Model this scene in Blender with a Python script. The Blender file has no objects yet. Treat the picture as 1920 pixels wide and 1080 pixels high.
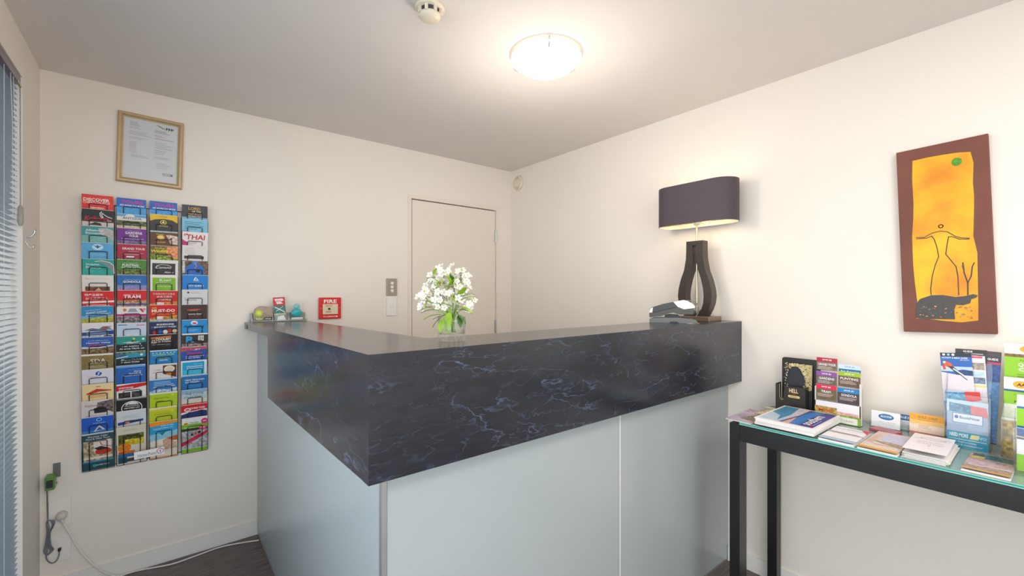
import bpy, math, random
from mathutils import Vector, Matrix
R = math.radians
random.seed(7)
SC = bpy.context.scene
COL = SC.collection

# ---------------------------------------------------------------- camera, world, lights, exposure
EYE = 1.388
cd = bpy.data.cameras.new('camera'); cam = bpy.data.objects.new('camera', cd); COL.objects.link(cam)
cam.location = (0, 0, EYE); cam.rotation_euler = (R(90), 0, R(-38.727))
cd.sensor_width = 36; cd.lens = 828 / 1920 * 36; cd.shift_y = 8 / 1920; cd.clip_start = 0.02
SC.camera = cam
SC.view_settings.view_transform = 'Standard'; SC.view_settings.look = 'None'
SC.view_settings.gamma = 1; SC.view_settings.use_curve_mapping = False
SC.view_settings.exposure = 0.24
try: SC.cycles.transparent_max_bounces = 32
except Exception: pass

world = bpy.data.worlds.new('daylight'); SC.world = world; world.use_nodes = True
wb = world.node_tree.nodes['Background']
wb.inputs[0].default_value = (0.86, 0.93, 1.0, 1); wb.inputs[1].default_value = 1.3

def area(name, loc, rot, sx, sy, power, col):
    l = bpy.data.lights.new(name, 'AREA'); l.shape = 'RECTANGLE'; l.size = sx; l.size_y = sy
    l.energy = power; l.color = col
    o = bpy.data.objects.new(name, l); COL.objects.link(o); o.location = loc; o.rotation_euler = rot
    return o
# daylight falling through an added, unseen glazed opening behind the camera and through the tall side window
area('added_daylight_front', (0.36, -1.42, 1.25), (R(90), 0, 0), 1.3, 2.1, 18, (0.95, 0.975, 1.0))
area('added_fill_rear', (0.75, -0.75, 2.385), (0, 0, 0), 1.6, 0.8, 26, (1.0, 0.965, 0.935))  # unseen fill added under the ceiling behind the camera to brighten the room
area('daylight_side', (-0.68, 0.70, 1.30), (0, R(-90), 0), 2.0, 2.2, 46, (0.92, 0.96, 1.0))

# ---------------------------------------------------------------- colour and material helpers
def lin(h):
    h = h.lstrip('#')
    out = []
    for i in (0, 2, 4):
        c = int(h[i:i+2], 16) / 255
        out.append(c / 12.92 if c <= 0.04045 else ((c + 0.055) / 1.055) ** 2.4)
    return tuple(out)

def mat(name, hexcol, rough=0.5, metal=0.0, coat=0.0, noise=0.0, nscale=20, bump=0.0, bscale=200, spec=0.5, stretch=None, col2=None, emit=0, emitcol=None):
    m = bpy.data.materials.new(name); m.use_nodes = True
    nt = m.node_tree; b = nt.nodes['Principled BSDF']
    c = lin(hexcol)
    b.inputs['Base Color'].default_value = (*c, 1)
    b.inputs['Roughness'].default_value = rough; b.inputs['Metallic'].default_value = metal
    b.inputs['Specular IOR Level'].default_value = spec
    if coat: b.inputs['Coat Weight'].default_value = coat; b.inputs['Coat Roughness'].default_value = 0.08
    tc = nt.nodes.new('ShaderNodeTexCoord'); mp = nt.nodes.new('ShaderNodeMapping')
    nt.links.new(tc.outputs['Object'], mp.inputs[0])
    if stretch: mp.inputs['Scale'].default_value = stretch
    n = nt.nodes.new('ShaderNodeTexNoise'); n.inputs['Scale'].default_value = nscale; n.inputs['Detail'].default_value = 4
    nt.links.new(mp.outputs[0], n.inputs['Vector'])
    mx = nt.nodes.new('ShaderNodeMix'); mx.data_type = 'RGBA'
    c2 = lin(col2) if col2 else tuple(x * (1 - max(noise, 0.02)) for x in c)
    mx.inputs[6].default_value = (*c, 1); mx.inputs[7].default_value = (*c2, 1)
    cr = nt.nodes.new('ShaderNodeMapRange'); cr.inputs['From Min'].default_value = 0.3; cr.inputs['From Max'].default_value = 0.7
    nt.links.new(n.outputs['Fac'], cr.inputs['Value']); nt.links.new(cr.outputs[0], mx.inputs[0]); nt.links.new(mx.outputs[2], b.inputs['Base Color'])
    if bump:
        n2 = nt.nodes.new('ShaderNodeTexNoise'); n2.inputs['Scale'].default_value = bscale
        nt.links.new(mp.outputs[0], n2.inputs['Vector'])
        bp = nt.nodes.new('ShaderNodeBump'); bp.inputs['Strength'].default_value = bump; bp.inputs['Distance'].default_value = 0.002
        nt.links.new(n2.outputs['Fac'], bp.inputs['Height']); nt.links.new(bp.outputs[0], b.inputs['Normal'])
    if emit:
        b.inputs['Emission Color'].default_value = (*lin(emitcol or hexcol), 1); b.inputs['Emission Strength'].default_value = emit
    return m

def print_mat():
    """flat print: colour from the face attribute, its alpha adds a mottled photo pattern"""
    m = bpy.data.materials.new('printed_paper'); m.use_nodes = True
    nt = m.node_tree; b = nt.nodes['Principled BSDF']; b.inputs['Roughness'].default_value = 0.42
    a = nt.nodes.new('ShaderNodeAttribute'); a.attribute_name = 'Col'
    tc = nt.nodes.new('ShaderNodeTexCoord')
    n = nt.nodes.new('ShaderNodeTexNoise'); n.inputs['Scale'].default_value = 95; n.inputs['Detail'].default_value = 3
    nt.links.new(tc.outputs['Object'], n.inputs['Vector'])
    r = nt.nodes.new('ShaderNodeValToRGB'); e = r.color_ramp.elements
    e[0].position = 0.36; e[0].color = (0.06, 0.07, 0.07, 1); e[1].position = 0.66; e[1].color = (0.9, 0.88, 0.8, 1)
    k = r.color_ramp.elements.new(0.5); k.color = (0.42, 0.36, 0.3, 1)
    nt.links.new(n.outputs['Fac'], r.inputs[0])
    mx = nt.nodes.new('ShaderNodeMix'); mx.data_type = 'RGBA'; mx.blend_type = 'OVERLAY'
    nt.links.new(a.outputs['Alpha'], mx.inputs[0]); nt.links.new(a.outputs['Color'], mx.inputs[6]); nt.links.new(r.outputs[0], mx.inputs[7])
    nt.links.new(mx.outputs[2], b.inputs['Base Color'])
    return m

def clear_mat(name, hexcol, refl=0.05, rough=0.02, sheen_tint=None):
    m = bpy.data.materials.new(name); m.use_nodes = True
    nt = m.node_tree; nt.nodes.remove(nt.nodes['Principled BSDF'])
    out = nt.nodes['Material Output']
    t = nt.nodes.new('ShaderNodeBsdfTransparent'); t.inputs[0].default_value = (*lin(hexcol), 1)
    g = nt.nodes.new('ShaderNodeBsdfGlossy'); g.inputs['Roughness'].default_value = rough
    lw = nt.nodes.new('ShaderNodeLayerWeight'); lw.inputs[0].default_value = 0.5
    pw = nt.nodes.new('ShaderNodeMath'); pw.operation = 'POWER'; pw.inputs[1].default_value = 4; nt.links.new(lw.outputs['Facing'], pw.inputs[0])
    ad = nt.nodes.new('ShaderNodeMath'); ad.operation = 'MULTIPLY_ADD'; ad.inputs[1].default_value = 0.8; ad.inputs[2].default_value = refl; ad.use_clamp = True
    nt.links.new(pw.outputs[0], ad.inputs[0])
    if sheen_tint:
        df = nt.nodes.new('ShaderNodeBsdfDiffuse'); df.inputs[0].default_value = (*lin(sheen_tint), 1)
        m0 = nt.nodes.new('ShaderNodeMixShader'); m0.inputs[0].default_value = 0.5; nt.links.new(t.outputs[0], m0.inputs[1]); nt.links.new(df.outputs[0], m0.inputs[2]); t = m0
    mx = nt.nodes.new('ShaderNodeMixShader'); nt.links.new(ad.outputs[0], mx.inputs[0])
    nt.links.new(t.outputs[0], mx.inputs[1]); nt.links.new(g.outputs[0], mx.inputs[2]); nt.links.new(mx.outputs[0], out.inputs[0])
    return m

def laminate_mat(name='dark_veined_laminate', ior=1.6):
    m = bpy.data.materials.new(name); m.use_nodes = True
    nt = m.node_tree; L = nt.links; b = nt.nodes['Principled BSDF']; b.inputs['Roughness'].default_value = 0.20; b.inputs['IOR'].default_value = ior
    tc = nt.nodes.new('ShaderNodeTexCoord'); mp = nt.nodes.new('ShaderNodeMapping'); mp.inputs['Scale'].default_value = (1.0, 1.0, 3.2)
    L.new(tc.outputs['Object'], mp.inputs[0])
    def ridge(scale, det, dist, w, seed):
        n = nt.nodes.new('ShaderNodeTexNoise'); n.noise_dimensions = '4D'; n.inputs['W'].default_value = seed
        n.inputs['Scale'].default_value = scale; n.inputs['Detail'].default_value = det; n.inputs['Distortion'].default_value = dist
        L.new(mp.outputs[0], n.inputs['Vector'])
        s = nt.nodes.new('ShaderNodeMath'); s.operation = 'SUBTRACT'; s.inputs[1].default_value = 0.5; L.new(n.outputs['Fac'], s.inputs[0])
        ab = nt.nodes.new('ShaderNodeMath'); ab.operation = 'ABSOLUTE'; L.new(s.outputs[0], ab.inputs[0])
        mr = nt.nodes.new('ShaderNodeMapRange'); mr.inputs['From Min'].default_value = 0; mr.inputs['From Max'].default_value = w
        mr.inputs['To Min'].default_value = 1; mr.inputs['To Max'].default_value = 0; L.new(ab.outputs[0], mr.inputs['Value'])
        return mr.outputs[0]
    a1 = ridge(2.6, 8, 0.35, 0.0055, 1.0); a2 = ridge(7.0, 8, 0.6, 0.013, 5.0)
    gate = nt.nodes.new('ShaderNodeTexNoise'); gate.inputs['Scale'].default_value = 5; gate.inputs['Detail'].default_value = 3; L.new(mp.outputs[0], gate.inputs['Vector'])
    gr = nt.nodes.new('ShaderNodeMapRange'); gr.inputs['From Min'].default_value = 0.36; gr.inputs['From Max'].default_value = 0.66; L.new(gate.outputs['Fac'], gr.inputs['Value'])
    m1 = nt.nodes.new('ShaderNodeMath'); m1.operation = 'MULTIPLY'; L.new(a1, m1.inputs[0]); L.new(gr.outputs[0], m1.inputs[1])
    m2 = nt.nodes.new('ShaderNodeMath'); m2.operation = 'MULTIPLY'; L.new(a2, m2.inputs[0]); L.new(gr.outputs[0], m2.inputs[1])
    m3 = nt.nodes.new('ShaderNodeMath'); m3.operation = 'MULTIPLY'; m3.inputs[1].default_value = 0.45; L.new(m2.outputs[0], m3.inputs[0])
    sm = nt.nodes.new('ShaderNodeMath'); sm.operation = 'MAXIMUM'; L.new(m1.outputs[0], sm.inputs[0]); L.new(m3.outputs[0], sm.inputs[1])
    base = nt.nodes.new('ShaderNodeMix'); base.data_type = 'RGBA'
    cl = nt.nodes.new('ShaderNodeTexNoise'); cl.inputs['Scale'].default_value = 14; cl.inputs['Detail'].default_value = 8; L.new(mp.outputs[0], cl.inputs['Vector'])
    base.inputs[6].default_value = (*lin('16171c'), 1); base.inputs[7].default_value = (*lin('2a2d38'), 1); L.new(cl.outputs['Fac'], base.inputs[0])
    vein = nt.nodes.new('ShaderNodeMix'); vein.data_type = 'RGBA'; vein.inputs[7].default_value = (*lin('56647e'), 1)
    L.new(base.outputs[2], vein.inputs[6]); L.new(sm.outputs[0], vein.inputs[0]); L.new(vein.outputs[2], b.inputs['Base Color'])
    bp = nt.nodes.new('ShaderNodeBump'); bp.inputs['Strength'].default_value = 0.05; bp.inputs['Distance'].default_value = 0.001
    L.new(sm.outputs[0], bp.inputs['Height']); L.new(bp.outputs[0], b.inputs['Normal'])
    return m

M = {}
M['wall'] = mat('painted_plaster_wall', 'eee6dc', 0.8, noise=0.015, nscale=3, bump=0.05, bscale=300)
M['ceiling'] = mat('painted_ceiling', 'e6dfda', 0.9, noise=0.015, nscale=3)
M['trimwhite'] = mat('white_gloss_paint', 'f0ece6', 0.4, noise=0.01)
M['floor'] = mat('dark_woodgrain_vinyl', '857872', 0.45, nscale=7, stretch=(1.2, 40, 1), col2='3a3331', bump=0.1, bscale=30)
M['print'] = print_mat()
M['laminate'] = laminate_mat(); M['laminate_top'] = laminate_mat('boosted_sheen_laminate', 2.1)  # same laminate; the top copy has its sheen of reflected wall strengthened
M['panel'] = mat('frosted_panel', 'a8b0b2', 0.25, noise=0.02, nscale=2, coat=0.0, spec=0.6)
M['alu'] = mat('brushed_aluminium', 'c4c8c8', 0.35, metal=0.8, noise=0.05)
M['chrome'] = mat('chrome', 'd8d8d8', 0.15, metal=1.0)
M['brass'] = mat('pale_brass', 'd9cba6', 0.22, metal=0.9)
M['black'] = mat('black_stained_wood', '1b1a1a', 0.32, noise=0.15, nscale=12, stretch=(1, 1, 8))
M['wire'] = mat('black_coated_wire', '141416', 0.35)
M['glass'] = clear_mat('clear_glass', 'fcfdfd', 0.03)
M['acrylic'] = clear_mat('clear_acrylic', 'fcfdfd', 0.035, 0.05)
M['acrylic_edge'] = clear_mat('acrylic_edge', 'eef2f3', 0.15, 0.1)
M['tableglass'] = clear_mat('green_table_glass', 'b4d4ca', 0.16, 0.05, 'b8d4ca')  # pale diffuse share paints in the white wall's reflection on the glass
M['glassedge'] = mat('green_glass_edge', '2f8f84', 0.1, coat=1.0)
M['glassarris'] = mat('green_glass_arris', '8fd0c4', 0.1, coat=1.0)
M['white'] = mat('white_plastic', 'ece8e2', 0.35)
M['cream'] = mat('cream_plastic', 'e6dac4', 0.4)
M['greyplas'] = mat('grey_plastic', '6d706e', 0.4)
M['wand'] = mat('smoky_plastic', 'a5a298', 0.3)
M['darkplas'] = mat('dark_plastic', '26272a', 0.4)
M['gold'] = mat('champagne_gold_frame', 'c8ad84', 0.4, metal=0.35, noise=0.1, nscale=8)
M['shade'] = mat('aubergine_fabric', '4a4048', 0.6, noise=0.1, nscale=150, bump=0.15, bscale=500)
M['shadein'] = mat('cream_shade_lining', 'f2ecd8', 0.7)
M['darkbronze'] = mat('dark_bronze', '47413a', 0.3, metal=0.3, noise=0.1)
M['slat'] = mat('white_blind_slat', 'a9b8c2', 0.3)
M['cordw'] = mat('white_cord', 'e4e8ea', 0.5)
M['green'] = mat('green_plastic', '5c8a3c', 0.35)
M['leaf'] = mat('green_leaf', '6ea01c', 0.4, nscale=60, col2='a8c42c')
M['leafd'] = mat('dark_green_leaf', '2f6a1c', 0.4, nscale=60, col2='4c8a24')
M['petal'] = mat('white_petal', 'ebe6dc', 0.5)
M['canvas'] = mat('brown_canvas', '6a3a2c', 0.6, nscale=6, col2='7c4838', bump=0.2, bscale=200)
M['paint'] = mat('mottled_yellow_paint', 'd87a0a', 0.5, nscale=6, col2='f4c614', bump=0.3, bscale=60)
M['paper'] = mat('white_paper', 'ece9e6', 0.6, noise=0.06, nscale=60, stretch=(1, 1, 30))
M['darkcard'] = mat('dark_brown_card', '2f2926', 0.45)
M['outside'] = mat('grey_paving', '4c5f72', 0.8, noise=0.2, nscale=3)
M['redplas'] = mat('red_plastic', 'd01616', 0.35)
M['greycable'] = mat('grey_cable', '70747a', 0.45)

# ---------------------------------------------------------------- mesh builder
GLY = {}
def glyphs(s, bold=0.0, shear=0.0):
    bold *= 0.4; k = (s, bold, shear)
    if k in GLY: return GLY[k]
    cu = bpy.data.curves.new('t', 'FONT'); cu.body = s; cu.size = 1; cu.offset = bold; cu.shear = shear
    cu.resolution_u = 2; cu.fill_mode = 'BOTH'
    o = bpy.data.objects.new('t', cu); COL.objects.link(o)
    me = bpy.data.meshes.new_from_object(o)
    vs = [(v.co.x, v.co.y) for v in me.vertices]; ps = [list(p.vertices) for p in me.polygons]
    bpy.data.objects.remove(o); bpy.data.meshes.remove(me); bpy.data.curves.remove(cu)
    if vs:
        x0 = min(v[0] for v in vs); x1 = max(v[0] for v in vs); y0 = min(v[1] for v in vs); y1 = max(v[1] for v in vs)
        vs = [((x - x0) / max(x1 - x0, 1e-6), (y - y0) / max(y1 - y0, 1e-6)) for x, y in vs]
    GLY[k] = (vs, ps); return GLY[k]

class MB:
    def __init__(s):
        s.v = []; s.f = []; s.mi = []; s.c = []; s.sm = []; s.M = Matrix(); s.layer = 0
    def add(s, vs, fs, mi=0, col=(1, 1, 1, 0), smooth=False):
        n = len(s.v); s.v += [s.M @ Vector(p) for p in vs]
        for f in fs:
            s.f.append([n + i for i in f]); s.mi.append(mi); s.c.append(col); s.sm.append(smooth)
    def box(s, a, b, mi=0, col=(1, 1, 1, 0)):
        x0, x1 = sorted((a[0], b[0])); y0, y1 = sorted((a[1], b[1])); z0, z1 = sorted((a[2], b[2]))
        s.add([(x0,y0,z0),(x1,y0,z0),(x1,y1,z0),(x0,y1,z0),(x0,y0,z1),(x1,y0,z1),(x1,y1,z1),(x0,y1,z1)],
              [(0,3,2,1),(4,5,6,7),(0,1,5,4),(1,2,6,5),(2,3,7,6),(3,0,4,7)], mi, col)
    def bbox(s, a, b, r, mi=0, col=(1, 1, 1, 0), seg=2):
        """box with rounded edges"""
        import bmesh
        bm = bmesh.new(); bmesh.ops.create_cube(bm, size=1)
        for v in bm.verts: v.co = Vector([(a[i] + b[i]) / 2 + v.co[i] * abs(b[i] - a[i]) for i in range(3)])
        bmesh.ops.bevel(bm, geom=bm.edges[:], offset=r, segments=seg, affect='EDGES', profile=0.5)
        bm.verts.index_update()
        s.add([v.co.copy() for v in bm.verts], [[v.index for v in f.verts] for f in bm.faces], mi, col, False); bm.free()
    def prism(s, poly, axis, a, b, mi=0, col=(1, 1, 1, 0), smooth=False):
        """poly in the plane of the other two axes, extruded from a to b"""
        def P(p, t):
            return (t, p[0], p[1]) if axis == 0 else ((p[0], t, p[1]) if axis == 1 else (p[0], p[1], t))
        n = len(poly); vs = [P(p, a) for p in poly] + [P(p, b) for p in poly]
        s.add(vs, [list(range(n))[::-1], list(range(n, 2 * n))], mi, col)
        s.add(vs, [(i, (i + 1) % n, n + (i + 1) % n, n + i) for i in range(n)], mi, col, smooth)
    def lathe(s, prof, n=32, mi=0, col=(1, 1, 1, 0), c=(0, 0, 0), smooth=True, rib=0, ribn=0):
        vs = []
        for r, z in prof:
            for i in range(n):
                a = 2 * math.pi * i / n; rr = r * (1 + rib * math.cos(ribn * a)) if ribn else r
                vs.append((c[0] + rr * math.cos(a), c[1] + rr * math.sin(a), c[2] + z))
        fs = []
        for k in range(len(prof) - 1):
            for i in range(n):
                j = (i + 1) % n; fs.append((k * n + i, k * n + j, (k + 1) * n + j, (k + 1) * n + i))
        s.add(vs, fs, mi, col, smooth)
    def tube(s, pts, r, n=6, mi=0, col=(1, 1, 1, 0), cap=True):
        pts = [Vector(p) for p in pts]; rings = []; up = None
        for i, p in enumerate(pts):
            d = (pts[min(i + 1, len(pts) - 1)] - pts[max(i - 1, 0)]).normalized()
            if up is None: up = d.orthogonal().normalized()
            up = (up - d * up.dot(d)); up = up.normalized() if up.length > 1e-5 else d.orthogonal().normalized()
            w = d.cross(up); rr = r[i] if isinstance(r, (list, tuple)) else r
            rings.append([p + (up * math.cos(2*math.pi*k/n) + w * math.sin(2*math.pi*k/n)) * rr for k in range(n)])
        vs = [q for g in rings for q in g]; fs = []
        for i in range(len(rings) - 1):
            for k in range(n):
                j = (k + 1) % n; fs.append((i*n+k, i*n+j, (i+1)*n+j, (i+1)*n+k))
        s.add(vs, fs, mi, col, True)
        if cap: s.add(rings[0] + rings[-1], [list(range(n))[::-1], list(range(n, 2*n))], mi, col)
    def build(s, name, mats, parent=None, loc=None, rot=None):
        me = bpy.data.meshes.new(name); me.from_pydata(s.v, [], s.f)
        if not isinstance(mats, (list, tuple)): mats = [mats]
        for m in mats: me.materials.append(m)
        me.polygons.foreach_set('material_index', s.mi); me.polygons.foreach_set('use_smooth', s.sm)
        at = me.color_attributes.new('Col', 'FLOAT_COLOR', 'CORNER'); d = []
        for f, c in zip(s.f, s.c): d += list(c) * len(f)
        at.data.foreach_set('color', d); me.update()
        o = bpy.data.objects.new(name, me); COL.objects.link(o)
        if parent: o.parent = parent
        if loc: o.location = loc
        if rot: o.rotation_euler = rot
        return o

class Cv:
    """flat print laid on a sheet: u to the right 0..100, v down from the top edge, same unit"""
    def __init__(s, mb, org, ux, vy, unit, mi=0, step=0.00006):
        s.mb = mb; s.o = Vector(org); s.u = Vector(ux).normalized(); s.d = Vector(vy).normalized()
        s.n = s.d.cross(s.u).normalized(); s.k = unit; s.mi = mi; s.l = 1; s.step = step
    def pt(s, u, v): return s.o + s.u * (u * s.k) + s.d * (v * s.k) + s.n * (s.l * s.step)
    def poly(s, pts, col, busy=0):
        c = (*lin(col), busy); a = sum(pts[i][0]*pts[(i+1)%len(pts)][1]-pts[(i+1)%len(pts)][0]*pts[i][1] for i in range(len(pts)))
        if a > 0: pts = pts[::-1]
        s.mb.add([s.pt(*p) for p in pts], [list(range(len(pts)))], s.mi, c); s.l += 1
    def rect(s, a, b, c, d, col, busy=0): s.poly([(a, b), (c, b), (c, d), (a, d)], col, busy)
    def ell(s, cx, cy, rx, ry, col, busy=0, n=20):
        s.poly([(cx + rx * math.cos(2*math.pi*i/n), cy + ry * math.sin(2*math.pi*i/n)) for i in range(n)], col, busy)
    def line(s, pts, w, col):
        c = (*lin(col), 0)
        for a, b in zip(pts, pts[1:]):
            d = Vector((b[0]-a[0], b[1]-a[1])); d = d.normalized() if d.length else Vector((1, 0)); n = Vector((-d.y, d.x)) * w / 2; e = d * w * 0.3
            q = [(a[0]-e.x+n.x, a[1]-e.y+n.y), (b[0]+e.x+n.x, b[1]+e.y+n.y), (b[0]+e.x-n.x, b[1]+e.y-n.y), (a[0]-e.x-n.x, a[1]-e.y-n.y)]
            s.mb.add([s.pt(*p) for p in q], [(0, 1, 2, 3)], s.mi, c)
        s.l += 1
    def text(s, t, cu, cv, w, h, col, bold=0.02, shear=0.0, slant=0.0):
        vs, ps = glyphs(t, bold, shear)
        if not vs: return
        c = (*lin(col), 0)
        s.mb.add([s.pt(cu - w/2 + x*w, cv + h/2 - y*h - slant*(x-0.5)*w) for x, y in vs], ps, s.mi, c); s.l += 1
    def lines(s, u0, v0, u1, n, dv, h, col):
        for i in range(n):
            e = u1 - random.random() * (u1 - u0) * 0.35
            s.rect(u0, v0 + i*dv, e, v0 + i*dv + h, col)

def tag(o, label, cat, group=None):
    o['label'] = label; o['category'] = cat
    if group: o['group'] = group
    return o
def thing(name, label, cat, loc=(0, 0, 0), rz=0, group=None):
    o = bpy.data.objects.new(name, None); COL.objects.link(o); o.location = loc; o.rotation_euler = (0, 0, rz)
    return tag(o, label, cat, group)
def struct(o):
    o['kind'] = 'structure'; return o
def simple_box(name, a, b, m, parent=None):
    mb = MB(); mb.box(a, b); return mb.build(name, m, parent)
def copyobj(o, parent=None, loc=None, rot=None):
    c = o.copy(); COL.objects.link(c); c.parent = parent
    if loc is not None: c.location = loc
    if rot is not None: c.rotation_euler = rot
    return c

# ================================================================= SETTING
BW, RW, LW, NW, CH = 2.90, 2.315, -0.417, -1.30, 2.40
struct(simple_box('floor', (LW-0.15, NW-0.15, -0.1), (RW+0.15, BW+0.15, 0), M['floor']))
struct(simple_box('ceiling', (LW-0.15, NW-0.15, CH), (RW+0.15, BW+0.15, CH+0.1), M['ceiling']))
mb = MB()                                               # back wall with a rebate for the door
DX0, DX1, DZ = 1.407, 2.156, 2.057
mb.box((LW-0.15, BW, 0), (DX0, BW+0.15, CH)); mb.box((DX1, BW, 0), (RW+0.15, BW+0.15, CH)); mb.box((DX0, BW, DZ), (DX1, BW+0.15, CH)); mb.box((DX0, BW+0.06, 0), (DX1, BW+0.15, DZ))
struct(mb.build('wall_back', M['wall']))
struct(simple_box('wall_right', (RW, NW, 0), (RW+0.15, BW, CH), M['wall']))
WY0, WY1, WZ0, WZ1 = -0.45, 2.572, 0.06, 2.235          # tall window in the left wall
mb = MB()
mb.box((LW-0.15, WY1, 0), (LW, BW, CH)); mb.box((LW-0.15, NW, 0), (LW, WY0, CH)); mb.box((LW-0.15, WY0, WZ1), (LW, WY1, CH)); mb.box((LW-0.15, WY0, 0), (LW, WY1, WZ0))
struct(mb.build('wall_left', M['wall']))
mb = MB(); gx0, gx1, gz0, gz1 = -0.30, 1.02, 0.15, 2.3  # unseen glazed opening added behind the camera to give soft light
mb.box((LW-0.15, NW-0.1, 0), (gx0, NW, CH)); mb.box((gx1, NW-0.1, 0), (RW+0.15, NW, CH)); mb.box((gx0, NW-0.1, gz1), (gx1, NW, CH)); mb.box((gx0, NW-0.1, 0), (gx1, NW, gz0))
struct(mb.build('wall_front', M['wall']))
mb = MB(); 
for x in (gx0, 0.34, gx1-0.04): mb.box((x, NW-0.09, gz0), (x+0.04, NW-0.03, gz1))
mb.box((gx0, NW-0.09, gz0), (gx1, NW-0.03, gz0+0.04)); mb.box((gx0, NW-0.09, gz1-0.04), (gx1, NW-0.03, gz1))
struct(mb.build('added_window_front', M['alu']))
# window 1: frame and pane
w1 = bpy.data.objects.new('window_1', None); COL.objects.link(w1); struct(w1)
mb = MB()
for y in (WY0, 1.05, WY1-0.03): mb.box((LW-0.13, y, WZ0), (LW-0.085, y+0.03, WZ1))
mb.box((LW-0.13, WY0, WZ0), (LW-0.085, WY1, WZ0+0.04)); mb.box((LW-0.13, WY0, WZ1-0.04), (LW-0.085, WY1, WZ1))
mb.build('window_frame', M['trimwhite'], w1)
simple_box('pane', (LW-0.112, WY0+0.02, WZ0+0.02), (LW-0.106, WY1-0.02, WZ1-0.02), M['glass'], w1)
simple_box('reveal_lining', (LW-0.085, WY1-0.008, WZ0), (LW+0.001, WY1, WZ1-0.001), M['trimwhite'], w1)
struct(simple_box('ground', (-20, -4, -0.3), (LW-0.16, 60, -0.15), M['outside']))
# baseboards
struct(simple_box('baseboard_back', (LW, BW-0.012, 0), (0.445, BW, 0.077), M['trimwhite']))
struct(simple_box('baseboard_right', (RW-0.012, NW, 0), (RW, 1.085, 0.077), M['trimwhite']))
struct(simple_box('baseboard_left', (LW, WY1, 0), (LW+0.012, BW-0.012, 0.077), M['trimwhite']))
# door with leaf, frame line and two hinges
d1 = bpy.data.objects.new('door_1', None); COL.objects.link(d1); struct(d1)
M['door'] = mat('cream_door_paint', 'ebe1d3', 0.55, noise=0.01)
simple_box('door_leaf', (DX0+0.007, BW+0.002, 0.008), (DX1-0.005, BW+0.042, DZ-0.008), M['door'], d1)
mb = MB(); mb.box((DX0-0.028, BW-0.004, 0), (DX0-0.0, BW, DZ+0.028)); mb.box((DX1, BW-0.004, 0), (DX1+0.028, BW, DZ+0.028)); mb.box((DX0, BW-0.004, DZ), (DX1, BW, DZ+0.028))
mb.build('door_frame', M['door'], d1)
for z in (1.845, 1.11):
    mb = MB(); mb.tube([(DX1-0.002, BW-0.004, z-0.05), (DX1-0.002, BW-0.004, z+0.05)], 0.006, 8)
    for k in range(4): mb.tube([(DX1-0.002, BW-0.004, z-0.05+k*0.0333-0.001), (DX1-0.002, BW-0.004, z-0.05+k*0.0333+0.001)], 0.0075, 8)
    mb.box((DX1-0.014, BW-0.002, z-0.05), (DX1+0.012, BW+0.003, z+0.05)); mb.build('hinge', M['alu'], d1)

# ================================================================= RECEPTION COUNTER
rc = thing('reception_counter', 'L-shaped reception counter with dark veined top and frosted grey-green panels', 'counter')
TH = 0.037
A0, B0, C0, D0 = (0.386, 1.02, 1.241), (RW-0.002, 1.02, 1.241), (RW-0.002, 1.27, 1.241), (0.672, 1.28, 1.2405)
E0, F0 = (0.706, BW-0.002, 1.214), (0.383, BW-0.002, 1.218)
top = [A0, B0, C0, D0, E0, F0]; n = 6
mb = MB(); vs = list(top) + [(x, y, z-TH) for x, y, z in top]
mb.add(vs, [(0, 1, 2, 3), (0, 3, 4, 5), (9, 8, 7, 6), (11, 10, 9, 6)]); mb.add(vs, [(i+6, (i+1) % 6+6, (i+1) % 6, i) for i in range(6)])
ct_top = mb.build('countertop', [M['laminate'], M['laminate_top']], rc)
for p_ in list(ct_top.data.polygons)[:2]: p_.material_index = 1
def hexa(name, pts, m, parent):
    mb = MB(); mb.add(pts, [(0,3,2,1),(4,5,6,7),(0,1,5,4),(1,2,6,5),(2,3,7,6),(3,0,4,7)]); return mb.build(name, m, parent)
z1 = 1.241-TH
hexa('front_fascia', [(0.386, 1.02, 0.932), (RW-0.002, 1.02, 0.936), (RW-0.002, 1.058, 0.936), (0.386, 1.058, 0.932),
                      (0.386, 1.02, z1), (RW-0.002, 1.02, z1), (RW-0.002, 1.058, z1), (0.386, 1.058, z1)], M['laminate'], rc)
hexa('return_fascia', [(0.3865, 1.058, 0.932), (0.424, 1.058, 0.932), (0.424, 2.232, 0.916), (0.3845, 2.232, 0.916),
                       (0.3865, 1.058, z1), (0.424, 1.058, z1), (0.424, 2.232, 1.2265-TH), (0.3845, 2.232, 1.2265-TH)], M['laminate'], rc)
PZ = 1.18
def panel(a, b): return simple_box('frosted_panel', a, b, M['panel'], rc)
panel((0.446, 1.093, 0.012), (0.458, BW-0.002, PZ)); panel((0.4605, 1.088, 0.012), (1.415, 1.100, PZ+0.02)); panel((1.4185, 1.088, 0.012), (RW-0.003, 1.100, PZ+0.02))
simple_box('corner_trim', (0.445, 1.086, 0.0), (0.459, 1.103, PZ), M['alu'], rc)
simple_box('joint_strip', (1.4145, 1.0875, 0.012), (1.419, 1.099, PZ), M['trimwhite'], rc)
mb = MB(); mb.box((0.4455, 1.1, 0), (0.456, BW-0.003, 0.013)); mb.box((0.47, 1.0875, 0), (RW-0.003, 1.098, 0.013)); mb.build('floor_channel', M['alu'], rc)
simple_box('end_clip', (0.3815, 2.80, 1.187), (0.3835, 2.815, 1.209), M['darkplas'], rc)

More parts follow.
